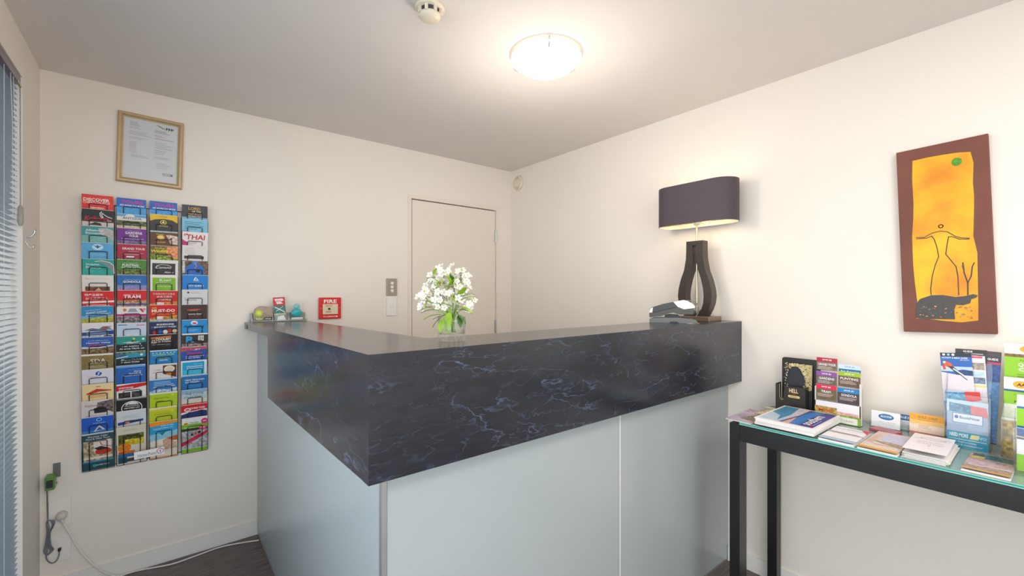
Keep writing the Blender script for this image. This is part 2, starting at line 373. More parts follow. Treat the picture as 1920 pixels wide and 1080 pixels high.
# ================================================================= WIRE RACK AND BROCHURES
TILT = R(10); PH = 0.188; PW = 0.110; WALLGAP = 0.012
rack = thing('brochure_rack', 'black wire wall rack of four columns holding tourist brochures', 'rack', (0, BW, 0))
colx = [-0.220, -0.0992, 0.0243, 0.152]
tops = [[1.848,1.779,1.699,1.622,1.545,1.468,1.393,1.323,1.244,1.177,1.097,1.025,0.955,0.878,0.801,0.724],
        [1.847,1.769,1.700,1.623,1.548,1.473,1.398,1.318,1.238,1.174,1.099,1.032,0.942,0.872,0.811,0.733],
        [1.847,1.780,1.697,1.623,1.551,1.476,1.396,1.324,1.249,1.175,1.095,1.025,0.950,0.881,0.806,0.737],
        [1.845,1.770,1.704,1.632,1.554,1.479,1.402,1.324,1.244,1.172,1.103,1.031,0.956,0.879,0.801,0.732]]
PITCH = 0.0746
mb = MB()
for cx in colx:
    for s in (-1, 1): mb.tube([(cx+s*0.053, -0.006, 0.545), (cx+s*0.053, -0.006, 1.81)], 0.0022)
mb.tube([(-0.273, -0.006, 1.81), (0.205, -0.006, 1.81)], 0.0022); mb.tube([(-0.273, -0.006, 0.55), (0.205, -0.006, 0.55)], 0.0022)
mb.build('rack_frame', M['wire'], rack)
mb = MB(); ty = -0.0085
mb.tube([(-0.031, ty-0.004, 0), (-0.031, ty-0.004, 0.142), (-0.027, ty-0.004, 0.146), (0.027, ty-0.004, 0.146), (0.031, ty-0.004, 0.142), (0.031, ty-0.004, 0)], 0.0018, 5)
for s in (-1, 1):
    mb.tube([(s*0.031, ty-0.004, 0), (s*0.031, -0.0005, -0.004)], 0.0013, 5)
    mb.tube([(s*0.0565, 0.006, 0.0), (s*0.0565, ty-0.003, 0.002), (s*0.0565, ty-0.003, 0.10), (s*0.0565, 0.012, 0.115)], 0.0013, 5)
mb.tube([(-0.0565, -0.003, -0.004), (0.0565, -0.003, -0.004)], 0.0013, 5)
pw0 = None
for c in range(4):
    for r in range(16):
        zb = 1.848 - r*PITCH - PH*math.cos(TILT)
        if pw0 is None: pw0 = mb.build('pocket_wire', M['wire'], rack, (colx[c], -WALLGAP, zb), (TILT, 0, 0))
        else: copyobj(pw0, rack, (colx[c], -WALLGAP, zb), (TILT, 0, 0))

def brochure(label, bg, draw, loc, rot, w=PW, h=PH, t=0.007, name='brochure', cat='brochure', group=None, busy=0):
    mb = MB(); mb.box((-w/2, -t, 0), (w/2, 0, h), 1)
    for k in range(1, int(t / 0.002)):                 # the separate copies of the pile show as stepped edges
        mb.box((-w/2 + 0.0006*k, -t + 0.002*k, h), (w/2 - 0.0006*k, -t + 0.002*k + 0.0012, h + 0.0008 + 0.0006*(k % 2)), 1)
    cv = Cv(mb, (-w/2, -t, h), (1, 0, 0), (0, 0, -1), w/100, 0)
    cv.rect(0, 0, 100, h/w*100, bg, busy); draw(cv)
    o = mb.build(name, [M['print'], M['paper']], None, loc, rot); tag(o, label, cat, group); return o

W = 'f4f2ee'
def S(*ops):
    def f(c):
        for o in ops:
            k = o[0]
            if k == 'r': c.rect(*o[1:])
            elif k == 'e': c.ell(*o[1:])
            elif k == 'p': c.poly(*o[1:])
            elif k == 't': c.text(*o[1:])
            elif k == 'l': c.line(*o[1:])
            elif k == 'n': c.lines(*o[1:])
    return f
swan = [(62,8),(56,14),(57,26),(62,34),(66,32),(62,24),(62,14),(68,18),(78,27),(94,33)]
dolph = [(40,10),(60,6),(85,12),(98,24),(100,60),(92,55),(86,38),(74,24),(58,14)]
def tours(c): S(('r',0,40,100,172,'4aa6e0',0.2),('t','TOURS',52,16,74,13,'e0205c',0.05),('t','SEE MORE DO MORE',52,31,84,7,W,0.04,0.3))(c)
def circ(c, u, v, r, col, w=2.4):
    c.line([(u+r*math.cos(a*math.pi/9), v+r*math.sin(a*math.pi/9)) for a in range(19)], w, col)

specs = [[ # ---- first column
 ('red brochure headed DISCOVER CHRISTCHURCH, top of the leftmost column','e62a20',S(('t','DISCOVER',46,21,82,13,W,.05),('t','CHRISTCHURCH',46,33,84,9,W,.01),('r',25,52,70,58,'f0c0a0',.5))),
 ('black brochure with red script and white bird outline','191416',S(('l',swan,2.6,W),('t','Kaikoura',46,38,78,17,'d81c22',.03,.3),('r',0,47,100,50,'8c1418'),('t','MUSEUM',80,45,22,4,W),('r',0,53,100,172,'d9cfc8'),('p',[(18,66),(40,54),(58,58),(62,68)],'1c1c1e'))),
 ('teal brochure for an albatross encounter with grey bird','3d9aa0',S(('r',0,40,100,172,'7fbcb4',.1),('p',[(52,8),(80,4),(100,14),(100,58),(84,44),(62,34),(56,22)],'b9b6b2',.15),('t','Albatross',40,16,56,9,W,.03),('t','Encounter',42,28,60,9,W,.03))),
 ('light blue brochure with a white whale tail emblem','5aaee0',S(('e',50,18,18,13,'c9e4f4'),('p',[(50,24),(36,10),(46,14),(50,8),(54,14),(64,10)],'1b5c9c'),('t','WHALE WATCH',50,37,68,6,'1b4a80',.02),('n',25,46,78,2,6,2,'8ccaf0'))),
 ('turquoise brochure for a dolphin encounter with leaping dolphin','1fa59c',S(('r',0,45,100,172,'2bb3a6',.1),('p',dolph,'8d8f96',.1),('l',dolph[:5],2.5,'e8e6e6'),('t','Dolphin',32,24,42,9,W,.03),('t','Encounter',36,35,50,9,W,.03),('n',12,44,38,3,6,1.6,'7ad0c4'))),
 ('white brochure with small gold lettering above a brown photo','ece8df',S(('t','Est.',18,14,12,6,'c79a3c'),('t','Country Farmhouse',56,14,52,4,'c9a860'),('r',10,48,88,172,'7a4a30',.8),('p',[(40,66),(52,52),(62,66)],'d8b070'))),
 ('red brochure with white Asian characters, in the leftmost column','e01a1c',S(('t','特产品超市',36,15,58,11,W,.02),('t','お土産屋さん',46,31,72,11,W,.02),('p',[(0,44),(100,40),(100,48),(0,52)],W),('n',12,58,90,2,6,3,'f4d8d0'),('e',76,64,10,6,'e8d8b0',.4))),
 ('blue brochure with slanting white lines above yellow-green meadow','2e8ec8',S(('p',[(0,58),(30,48),(60,44),(100,36),(100,172),(0,172)],'b8b432',.4),('p',[(0,40),(40,50),(70,42),(100,40),(100,46),(0,56)],'8cc0dc',.3),('t','Visit Canterbury',36,17,50,5,W,0,0,.12),('t','MARKET GARDEN',46,26,64,7,W,.02,0,.12),('t','& HARBOUR DISTRICT',52,36,78,6,W,.02,0,.12))),
 ('white brochure with a car and mountain sketch above a navy band','e9e6e6',S(('p',[(4,32),(30,22),(52,26),(66,14),(84,20),(98,32)],'6f8fb8',.5),('p',[(58,28),(66,16),(78,18),(84,28)],'a8643c',.3),('t','4WD',82,18,22,9,'1c1c22',.04,.3),('p',[(0,40),(100,34),(100,52),(0,54)],'1f3f8c'),('n',14,42,86,2,5,2,'a9b8dc'),('r',0,54,100,172,'c0ccd4',.5),('p',[(62,66),(70,56),(92,56),(98,66)],'17181a'))),
 ('royal blue brochure with white and red slogan over brown hills','2a5fb2',S(('p',[(0,48),(60,46),(100,40),(100,172),(0,172)],'8a7350',.8),('p',[(0,40),(50,44),(100,36),(100,41),(60,48),(0,49)],'d4dfe8',.3),('t','www.alpinetours',52,15,66,4,W),('t','Hanmer Valley',52,25,76,8,W,.03),('t','SPRINGS',44,36,46,9,'d8262c',.04,.2))),
 ('tan brochure lettered SDA in white capitals','8c7a45',S(('r',0,0,100,6,'f0ece4'),('t','SDA',52,30,48,19,W,0),('n',20,52,88,2,6,1.8,'d8cca0')),.25),
 ('pale lilac brochure with a round blue S emblem','e2deea',S(('e',52,19,10,10,'1b50a4'),('l',[(58,12),(50,16),(54,21),(47,27)],3,'d8e6f8'),('t','The Springs',32,32,34,4,'a86c8c'),('r',0,62,100,172,'8c8a88',.6))),
 ('cream brochure with a red pagoda roof drawing','f2d8a0',S(('p',[(12,40),(46,20),(52,22),(94,30),(92,33),(54,34),(16,44)],'c8361c',.2),('r',44,10,58,13,'b04824'),('n',18,46,84,3,5.5,2.4,'d88c40'))),
 ('pale grey brochure with red script beside a dark leaf photo','d9d2d0',S(('p',[(50,8),(100,0),(100,60),(70,40),(48,34)],'6d6066',.9),('t','Waihora',30,20,38,10,'b02838',.01,.3),('p',[(38,34),(56,28),(74,32),(84,44),(76,56),(40,56)],'232022',.2),('n',12,64,90,2,5,1.6,'b8a8b8'))),
 ('deep blue brochure with a white ring emblem above a mountain peak','1d5ac4',S(('r',0,60,100,172,'2f86c8',.1),('e',54,13,9,8,'9ccaf4'),('e',54,13,6.5,5.5,'1d5ac4'),('t','ALPINE PACIFIC',54,28,40,3.5,'cfe0f8'),('p',[(36,66),(54,38),(74,60)],'dcd0b4'),('p',[(44,62),(54,46),(66,60)],'2864b0'))),
 ('dark teal food and wine brochure, bottom of the leftmost column','1e4a54',S(('r',0,0,100,4,'b8bcbc'),('t','Gourmet Cellar',50,13,64,7,W,.01,.2),('t','Food & Wine Tours',50,23,76,7,W,.01,.2),('r',4,32,96,128,'b8a890',.7),('r',36,34,92,84,'e6dcd6',.2),('l',[(56,40),(62,56),(90,66)],3,'c42424'),('e',66,84,26,15,'c83c18',.35),('p',[(36,66),(60,60),(86,74),(50,78)],'282420'),('r',4,106,92,114,'e8e0d4'),('r',0,124,100,130,'2888b8'),('e',38,146,7,7,'2f9c90'),('t','GOURMET TOURS',64,145,40,5,W))),
],[ # ---- second column
 ('blue brochure headed TOURS, top of the second column','2462c2',tours),
 ('photo brochure with white boat shed sign and river bank','57a8dc',S(('e',45,8,16,9,'e8e4e0'),('p',[(0,10),(100,12),(100,30),(0,30)],'e4dfd8',.3),('t','ANTIGUA',52,17,64,10,'2c2c2c',.04),('r',0,28,100,52,'5c6a34',.9),('r',0,50,100,172,'d9c4b0',.3))),
 ('purple brochure headed GARDENS TOUR','74208c',S(('t','CHRISTCHURCH',56,9,44,3.5,'c8a0d8'),('t','GARDENS',56,19,58,11,W,.04),('t','TOUR',56,33,32,11,W,.04),('t','SEE CHRISTCHURCH GARDENS',52,45,76,3.5,W),('r',0,54,100,172,'8470a0',.6))),
 ('crimson brochure headed GRAND TOUR','b4123c',S(('t','GRAND TOUR',55,19,78,10,W,.04),('t','CHRISTCHURCH',54,31,34,4,'f0c0c8'),('n',20,38,90,2,6,2.2,'e8a8b4'),('r',30,52,56,58,W),('r',0,60,100,172,'8c5040',.8))),
 ('green brochure headed PUNTING ON THE AVON','4c8a2e',S(('t','CHRISTCHURCH',45,15,50,3,'cfe0b8'),('t','PUNTING',45,24,54,10,W,.04),('t','ON THE AVON',46,34,62,7,W,.04),('r',0,44,100,172,'6e8438',.8)),.2),
 ('blue brochure headed GONDOLA','1e6cb2',S(('t','CHRISTCHURCH',52,20,56,3,'a8cce8'),('t','GONDOLA',50,30,60,10,W,.05),('r',0,46,100,172,'9a8cc4',.2),('r',0,44,100,48,'5c8ccc'))),
 ('bright red brochure headed TRAM','d8161c',S(('t','CHRISTCHURCH',50,17,56,3,'f4c0b8'),('t','TRAM',50,28,58,15,W,.06),('r',0,44,100,172,'c09a70',.6),('r',0,60,100,66,'2c50a8'))),
 ('white brochure with a grey van and red dots above photo of people','e8e4e4',S(('p',[(36,24),(42,8),(62,8),(70,24)],'9aa4b4'),('e',26,14,6,7,'e07a28'),('p',[(74,8),(84,8),(92,24),(86,26)],'c42c2c'),('e',92,12,6,6,'e89494'),('t','Shuttle to Farm Park',52,28,62,4,W),('p',[(0,32),(100,34),(100,44),(0,42)],'c42878',.2),('r',0,44,100,172,'8c8490',.9))),
 ('pale blue-grey brochure with fine script lettering','c8d6e8',S(('r',4,6,34,10,'2c7ca4'),('r',66,8,94,12,'c86c7c'),('t','Travel with us',46,24,56,6,'7c9cbc',0,.3),('r',30,48,78,172,'d8dfe6'))),
 ('teal brochure with a swimmer above white lettering on black','2b9486',S(('p',[(0,34),(30,38),(60,34),(100,28),(100,172),(0,172)],'14282c',.1),('p',[(18,28),(60,22),(80,28),(50,32)],'c8dcd4',.2),('e',58,12,4,5,'e8dc50'),('l',[(58,17),(50,24),(66,24)],3,'10181c'),('e',90,14,5,5,'e4f0ec'),('t','Swimming',58,36,48,8,W,.05),('t','with dolphins in',52,46,68,7,W,.05),('t','Akaroa Harbour',52,56,86,7,W,.05))),
 ('blue-green harbour brochure with two lines of white lettering','2a94b8',S(('r',0,0,100,10,'5c8870',.7),('p',[(0,8),(40,12),(26,24),(0,28)],'4c6a98',.4),('p',[(0,30),(100,26),(100,172),(0,172)],'12262c',.1),('l',[(2,27),(40,20)],3,'d8ecf0'),('e',86,16,5,5,'dcf0f0'),('t','Akaroa Harbour',54,36,76,8,W,.05),('t','Nature Cruises',50,47,64,7,W,.05))),
 ('plain mid-blue brochure with small white lettering at its right','2263b6',S(('r',0,0,100,9,'6ca8dc'),('t','Scenic flights',66,20,50,3,'98c0ec'),('t','Akaroa',72,28,26,6,W,.04),('t','Aoraki &',64,37,42,6,W,.04),('t','Mackenzie Mountains',56,46,66,5,W,.04))),
 ('white brochure with red curved header over black and white photos','e6e2de',S(('p',[(0,6),(50,2),(100,0),(100,14),(60,22),(0,30)],'d0181e'),('t','ADVENTURE PARK',32,17,50,7,W,.05),('t','& Family Fun',34,26,52,4,W),('r',6,38,46,172,'3c3638',.9),('r',50,36,86,172,'4c4c54',.9))),
 ('black brochure with a round white stamp-like badge','161616',S(('r',0,0,100,6,'8c8c8a'),('e',50,46,36,32,W),('e',50,46,33,29,'161616'),('p',[(22,38),(34,22),(50,17),(66,22),(78,38)],'e8e6e2'),('t','Avoca',50,30,36,11,'161616',.04,.3),('t','BARNYARD CAFE',50,46,58,7,W,.03))),
 ('pale grey brochure with a narrow blue photo band','d5d9dc',S(('n',16,22,80,3,5,1.6,'a8b4b8'),('p',[(4,50),(90,44),(90,54),(4,64)],'1c4494',.4),('e',36,54,8,5,'d88c60',.3),('r',0,64,100,172,'cfc6b4'))),
 ('beige brochure with fruit and flower photos, bottom of the second column','d8cfbc',S(('t','Emerson',48,14,46,7,'b09c80',0,.3),('r',6,34,92,60,'5c6820',.9),('r',28,58,92,86,'d8c838',.8),('r',6,58,28,84,'4c5a18',.9),('e',26,96,22,22,'e0881c',.5),('r',6,112,60,126,'d8641c',.5),('r',4,124,70,140,'1f6a9c',.1),('r',4,140,34,168,'14485c'),('r',34,148,92,164,'3c4044',.3))),
],[ # ---- third column
 ('blue brochure headed TOURS, top of the third column','2462c2',tours),
 ('yellow brochure with a dark dome and round yellow badge','efc011',S(('p',[(0,30),(20,22),(50,18),(80,22),(100,34),(100,172),(0,172)],'352f2c'),('t','THE MUSEUM',46,9,28,4,'4c4010'),('e',48,34,12,11,'e8c83c'),('e',48,34,9,8,'352f2c'),('p',[(42,38),(48,26),(54,38)],'f0e4c0'),('t','AIR FORCE',48,50,32,7,'d8c838',.03))),
 ('brown farm brochure with a white cow head','663822',S(('r',0,0,100,5,'98c0c4',.3),('t','RIVER',36,14,28,6,'d8a838',.03),('e',38,28,14,12,'d8b444',.3),('e',38,28,9,7,'f0dc84',.3),('t','FARM',36,50,36,7,'d8a838',.04),('p',[(56,16),(70,14),(100,20),(100,60),(72,56),(66,36)],'dcc8bc',.6),('e',76,32,4,4,'1c1614'))),
 ('wildlife park brochure with yellow lettering and orange animals','7a6a2c',S(('p',[(60,4),(100,0),(100,60),(70,54),(56,30)],'ec9868',.6),('p',[(0,40),(60,44),(100,60),(100,172),(0,172)],'8cac2c',.8),('t','ORANA',34,11,38,6,'f0d034',.03),('t','Wildlife',34,24,62,13,'f0d820',.06,.2),('t','PARK',44,36,26,6,'f0d034',.04)),.6),
 ('white-bordered brochure with white script on a charcoal panel','ece8e2',S(('r',6,14,90,74,'37322f'),('l',[(24,40),(18,34),(24,24),(40,20),(64,22),(76,30)],1.6,W),('t','Captains',48,35,56,15,W,.01,.4),('t','Akaroa',66,55,34,8,W,.02,.3))),
 ('white-bordered brochure with a lime kiwi panel','eeeae2',S(('r',8,12,92,84,'86bc16'),('t','Kiwi',54,23,40,14,W,0),('t','Wildlife Reserve',50,38,58,9,W,.01),('t','& Hot Springs',50,53,52,5,W,.02))),
 ('red brochure with white Asian characters, in the third column','d0161a',S(('t','不可错过的六大景点',50,14,80,9,'f4d8c8',.01),('t','必去之观光',52,27,56,10,'f0e8e0',.02),('t','六座精品',54,40,48,9,'f0e8e0',.01),('p',[(0,60),(26,52),(100,50),(100,172),(0,172)],'d88c38',.7),('r',24,54,50,64,'e8e4e0',.3))),
 ('red brochure headed SIX MUST-DO ATTRACTIONS','d4181a',S(('t','SIX',18,13,18,9,'f4b820',.06),('t','MUST-DO',50,26,84,13,W,.07),('t','ATTRACTIONS',50,40,84,9,'f4b820',.06),('p',[(0,62),(26,54),(100,50),(100,172),(0,172)],'c8a040',.8),('r',26,52,48,66,'e8e4e0',.3))),
 ('navy brochure with white Asian characters over coloured balls','1b2c5c',S(('r',0,0,100,8,'a8acb4',.3),('t','南极探险体验',56,21,64,9,W,.02),('t','！国际南极中心欢迎您！',52,33,90,8,W,.02),('r',0,44,100,172,'14183c'),('e',18,58,8,8,'c82430',.4),('e',38,54,8,8,'2454c0',.4),('e',56,56,9,9,'e0dcd8',.4),('e',72,52,9,9,'d02428',.4),('e',90,54,9,9,'d8b888',.5))),
 ('black brochure headed THE COOLEST FUN IN TOWN','120f10',S(('p',[(8,12),(80,7),(80,14),(8,18)],'e0762c'),('t','THE',16,25,12,5,W,.05),('t','COOLEST',52,22,56,11,W,.07),('t','FUN IN TOWN',44,35,70,10,'f0d8b8',.07),('t','international antarctic centre',44,46,66,3,W),('r',60,52,84,54,'50666c'))),
 ('bright blue brochure with yellow-green lettering and a green pill','1c80c2',S(('r',0,0,100,4,'a8d8e8'),('t','- - - - - - -',50,11,84,3,'d8ecf4',.04),('t','SIGHTSEEING TOURS',48,20,80,8,'b8e04c',.04),('p',[(28,32),(74,28),(74,36),(28,40)],'1c7c3c'),('t','DAY TRIPS',52,35,36,4,'d8e03c'),('t','BOOK NOW',50,46,30,6,W,.04))),
 ('white brochure with a coffee cup photo at its right','e2dcd8',S(('r',48,6,98,70,'5c2c14',.5),('e',72,24,20,16,'e6dcc8',.1),('e',72,24,13,10,'d8ccb4'),('p',[(60,44),(84,44),(80,62),(66,62)],'d88c20',.3),('p',[(0,56),(44,44),(98,66),(98,172),(0,172)],'dcd8d4'),('t','Coffee',30,26,26,7,'8c7c70',0,.3),('t','& bakery tour',28,38,34,5,'b04848'))),
 ('blue brochure with rows of white lettering above a snowy photo','2a78bc',S(('r',0,0,100,3,'b8d0e8'),('n',16,12,90,3,7,2.5,'a8ccec'),('t','SOUTH ISLAND',34,36,40,6,W,.04),('t','Cities',78,34,30,7,W,.02,.3),('p',[(0,56),(30,46),(60,50),(100,44),(100,172),(0,172)],'bcd0e0',.7))),
 ('lime green brochure with dark script, upper of two','b2cc1e',S(('r',0,0,100,5,'e8e8c8'),('t','Gourmet Pies',42,24,52,9,'48601c',0,.3),('r',22,38,50,41,'78921c'),('e',82,14,6,5,'c8dc48'))),
 ('yellow-green brochure with dark script, lower of two','c2ca24',S(('r',0,0,100,5,'ecebc0'),('r',0,4,100,14,'dcd040',.1),('t','Gourmet Sweets',46,30,58,7,'6c801c',0,.3),('e',82,18,7,6,'d8d848'))),
 ('orange and sky-blue beach brochure, bottom of the third column','f2921c',S(('p',[(0,22),(100,12),(100,172),(0,172)],'2a9fd0'),('p',[(0,60),(100,48),(100,172),(0,172)],'8cc8dc',.1),('t','LEARN TO SURF',62,22,46,6,'d8f0f4',.01),('t','SUMMER FUN',62,33,44,6,'bfe4ec',.01),('t','Coastal',26,34,28,8,'c8ecf4',0,.3),('p',[(34,56),(58,48),(52,60),(44,68)],'187c8c'),('p',[(0,92),(60,84),(100,78),(100,172),(0,172)],'e8dccc',.1),('p',[(60,84),(100,76),(100,100),(70,98)],'c8622c',.3),('p',[(46,92),(60,84),(72,92),(96,112),(100,140),(50,140)],'d8b49c',.25))),
],[ # ---- fourth column
 ('charcoal brochure with stacked gold film tour lettering, top of the rightmost column','38393c',S(('t','LORD',48,16,46,13,'e8a830',.02),('t','OF THE',56,29,34,7,W,.02),('t','RINGS',50,40,54,12,'d89c28',.02),('t','EDORAS TOUR',52,52,56,5,W,.03),('r',0,57,100,172,'7cb4cc'))),
 ('light blue brochure with small dark handwriting','7fc2dc',S(('n',10,12,82,5,8,2.4,'3c7898'),('r',0,56,30,172,'7c3c4c',.6))),
 ('white brochure with large red THAI lettering','ebe5e4',S(('t','THAI',52,24,74,24,'c42020',.06,.1),('l',[(10,20),(8,12),(20,10)],3,'c42020'),('p',[(0,36),(20,50),(24,70),(0,70)],'c82c74'),('p',[(20,48),(60,46),(52,56),(30,62)],'dcc8cc'))),
 ('white brochure with small grey print and a dark bar','e6e0dc',S(('t','Art of the table',30,12,30,4,'b86468'),('n',10,20,60,4,6,1.8,'c8b8b4'),('r',8,48,84,62,'463c36'))),
 ('photo brochure with a blue arch and bird among brown foliage','6a5a4c',S(('e',50,50,38,38,'2c6cc4'),('p',[(40,0),(60,0),(56,20),(44,20)],'3c84d0'),('r',2,4,12,60,'d8d4d0',.9),('l',[(50,8),(56,26),(50,36)],3,'d0846c'),('e',62,50,9,7,'20242c',.4)),.95),
 ('azure brochure with a white folded-ribbon triangle emblem','1484d6',S(('p',[(50,8),(64,26),(42,26)],W),('p',[(52,14),(58,23),(48,22)],'1484d6'),('t','christchurch',54,31,24,3,'a8d4f4'),('t','CITY GUIDE !',52,51,62,9,W,.05))),
 ('pale grey brochure with a small black dot and fine print','dcdbdc',S(('e',24,13,4.5,4,'26262a'),('n',34,10,72,2,6,1.8,'b0a8b0'),('t','Canterbury',24,40,30,4,'3c4448',.01,.3),('t','Walks & Trails',34,49,46,6,'2c3438',.02))),
 ('dark brown brochure with orange line and white script','46322d',S(('p',[(22,22),(72,20),(72,26),(22,28)],'c8402c'),('t','RESTAURANT',48,28,30,3,'f0b890'),('t','Tommy Ryan',50,46,58,9,W,.02,.3))),
 ('blue ballooning brochure with a red and white balloon top','2790d4',S(('e',48,14,14,10,'d8e8f4',.3),('r',42,12,56,20,'d02c3c'),('t','Ballooning',48,32,80,14,'14243c',.05,.3),('n',22,46,70,2,6,2,'90ccf0'))),
 ('charcoal brochure with a large cyan letter and white square','38322f',S(('r',0,0,100,5,'ece8e4'),('t','R',32,28,34,32,'2a9cd8',.1),('r',62,10,84,36,'d8d4cc',.2),('t','21',73,23,14,14,'38322f',.03),('r',0,48,100,172,'9c8484',.8)),.2),
 ('blue jet boat brochure with red script under a lilac strip','2452a4',S(('p',[(0,0),(100,0),(100,12),(0,20)],'b4546c',.4),('r',0,12,20,18,'e05c30'),('t','JET',64,14,28,7,W,.03,.4),('t','Thunder',54,30,66,13,'d02430',.05,.4),('t','so awesome it is',54,45,72,5,W,.04),('t','a lot of fun',46,53,56,5,W,.04))),
 ('white-edged cyan brochure with rounded corners','dfe9f0',S(('r',5,6,90,172,'1fa2d2'),('t','Discover',66,17,34,3.5,'b8e4f4'),('t','Christchurch',52,27,62,7,W,.03),('t','& Canterbury',52,37,62,7,W,.03),('r',5,44,90,172,'3cc0d8',.1))),
 ('blue brochure lettered NEW ZEALAND BY TRAIN','2272b2',S(('r',0,0,100,5,'a8c4dc'),('t','NEW ZEALAND',50,24,74,7,W,.03),('t','BY TRAIN',40,35,52,7,W,.03),('r',24,42,80,60,'2f80be'))),
 ('misty blue to cream brochure headed THE COOK STRAIT','8cb0cc',S(('p',[(0,20),(100,14),(100,172),(0,172)],'c0ccd0',.1),('t','THE COOK',50,20,72,12,'344048',0),('t','STRAIT FERRY',46,36,72,9,'3c444c',0),('r',0,46,100,172,'dcd4c4',.1),('r',0,66,100,172,'d86454'))),
 ('red brochure with white oval mark over navy mountains','d01c26',S(('p',[(0,36),(30,32),(60,30),(100,26),(100,172),(0,172)],'e8e4ea'),('e',24,23,13,8,W),('e',24,23,9,4,'d01c26'),('t','COURIER TOURS',62,18,60,9,W,.05),('p',[(0,46),(30,38),(60,34),(80,30),(100,36),(100,172),(0,172)],'25386c',.3))),
 ('white, lime and magenta brochure, bottom of the rightmost column','e6e6e2',S(('r',0,30,100,58,'7cb828'),('r',0,52,100,66,'3c3424',.4),('e',16,26,9,6,'f0a81c'),('t','AA',16,26,12,5,'241c10',.05),('t','Traveller',48,24,36,7,'2c2c2c',.03),('e',88,22,14,14,'d82878'),('t','NEW',88,22,14,6,W),('e',82,54,16,11,'d83070'),('t','FREE',82,54,18,7,W),('t','canterbury',30,46,40,7,W,.03),('r',0,64,100,152,'b0b4b8',.5),('p',[(0,120),(60,90),(100,70),(100,84),(60,110),(0,140)],'c82c4c',.4),('e',40,84,6,7,'3c4048'),('e',54,80,6,7,'d84c2c'),('e',68,76,6,7,'24282c'),('r',0,154,100,172,'7cb828'))),
]]
for c in range(4):
    for r in range(16):
        sp = specs[c][r]; zt = tops[c][r]
        zb = 1.848 - r*PITCH - PH*math.cos(TILT) + 0.0015
        hh = min(0.196, (zt - zb) / math.cos(TILT))
        brochure(sp[0], sp[1], sp[2], (colx[c] + random.uniform(-0.0015, 0.0015) - (0.002 if r > 8 else 0), BW-WALLGAP, zb),
                 (TILT, random.uniform(-0.008, 0.008), 0), h=hh, t=random.choice((0.0055, 0.007, 0.0075)), group='brochures in the wire wall rack', busy=sp[3] if len(sp) > 3 else 0)
# sign strip clipped to the rack's foot
mb = MB(); mb.box((-0.058, -0.003, 0), (0.058, 0, 0.036), 0, (*lin('f0ecea'), 0))
cv = Cv(mb, (-0.058, -0.003, 0.036), (1, 0, 0), (0, 0, -1), 0.00116); cv.text('VisitorPoint', 42, 18, 62, 11, '3c3438', 0, .2); cv.line([(12, 26), (70, 24)], 1, 'd87080')
cv.ell(86, 14, 12, 12, '6c1c28'); cv.ell(86, 14, 10, 10, 'f4dcdf'); cv.text('i', 86, 14, 3, 12, '6c1c28', .04)
tag(mb.build('sign_strip', M['print'], None, (-0.032, BW-0.064, 0.572), (0, R(-2), 0)), 'small white sign strip with a ringed letter i below the brochure rack', 'sign')

# ================================================================= BACK WALL ITEMS
cf = thing('framed_certificate', 'certificate in a champagne gold frame above the brochure rack', 'picture frame', (-0.027, BW, 2.103))
cf.rotation_euler = (0, R(1.5), 0)
mb = MB(); fw_, fh_, b_ = 0.13, 0.174, 0.024
prof = [(0, 0), (0, -0.012), (0.006, -0.019), (0.014, -0.019), (0.020, -0.011), (0.024, -0.009), (0.024, 0)]
cs = [(-1, 1), (1, 1), (1, -1), (-1, -1)]
vs = []
for sx, sz in cs:
    for d, y in prof: vs.append((sx*(fw_-d), y, sz*(fh_-d)))
k = len(prof); fs = []
for i in range(4):
    j = (i+1) % 4
    for a in range(k-1): fs.append((i*k+a, j*k+a, j*k+a+1, i*k+a+1))
mb.add(vs, fs); mb.build('frame', M['gold'], cf)
mb = MB(); iw, ih = fw_-b_, fh_-b_; mb.box((-iw, -0.006, -ih), (iw, -0.001, ih), 0, (*lin('e2e0e2'), 0))
cv = Cv(mb, (-iw, -0.006, ih), (1, 0, 0), (0, 0, -1), iw*2/100)
cv.lines(10, 8, 30, 4, 2.6, 1, 'a8a8a8'); cv.lines(10, 20, 36, 2, 3, 1, 'b0b0b0'); cv.lines(10, 30, 50, 3, 3.4, 1.1, 'b4b4b6'); cv.lines(10, 44, 44, 2, 3, 1, 'b4b4b6'); cv.lines(10, 55, 26, 9, 3, 1, 'b8b8ba'); cv.lines(14, 86, 46, 2, 3, 1, 'b4b4b6')
cv.poly([(58, 6), (64, 6), (76, 12), (72, 13)], '8c9098'); cv.text('FFP', 84, 11, 15, 6, '2a2a2e', .06)
cv.lines(56, 18, 86, 3, 2.6, 1, 'a8a0a4'); cv.lines(56, 30, 74, 2, 3, 1, 'b8a0a4'); cv.rect(56, 38, 92, 39, '8c8c90'); cv.lines(56, 48, 90, 4, 4, 1, 'b4b4b6'); cv.lines(56, 66, 80, 3, 4, 1, 'b4b4b6'); cv.lines(56, 82, 90, 2, 3, 1, 'b4b4b6'); cv.lines(60, 96, 88, 4, 4, 1, 'bcbcbe'); cv.text('WOOM', 82, 122, 20, 7, '9c9ca0', .02)
mb.build('certificate', M['print'], cf)
mb = MB(); mb.box((-iw, -0.0085, -ih), (iw, -0.0070, ih)); mb.build('glass_pane', M['glass'], cf)

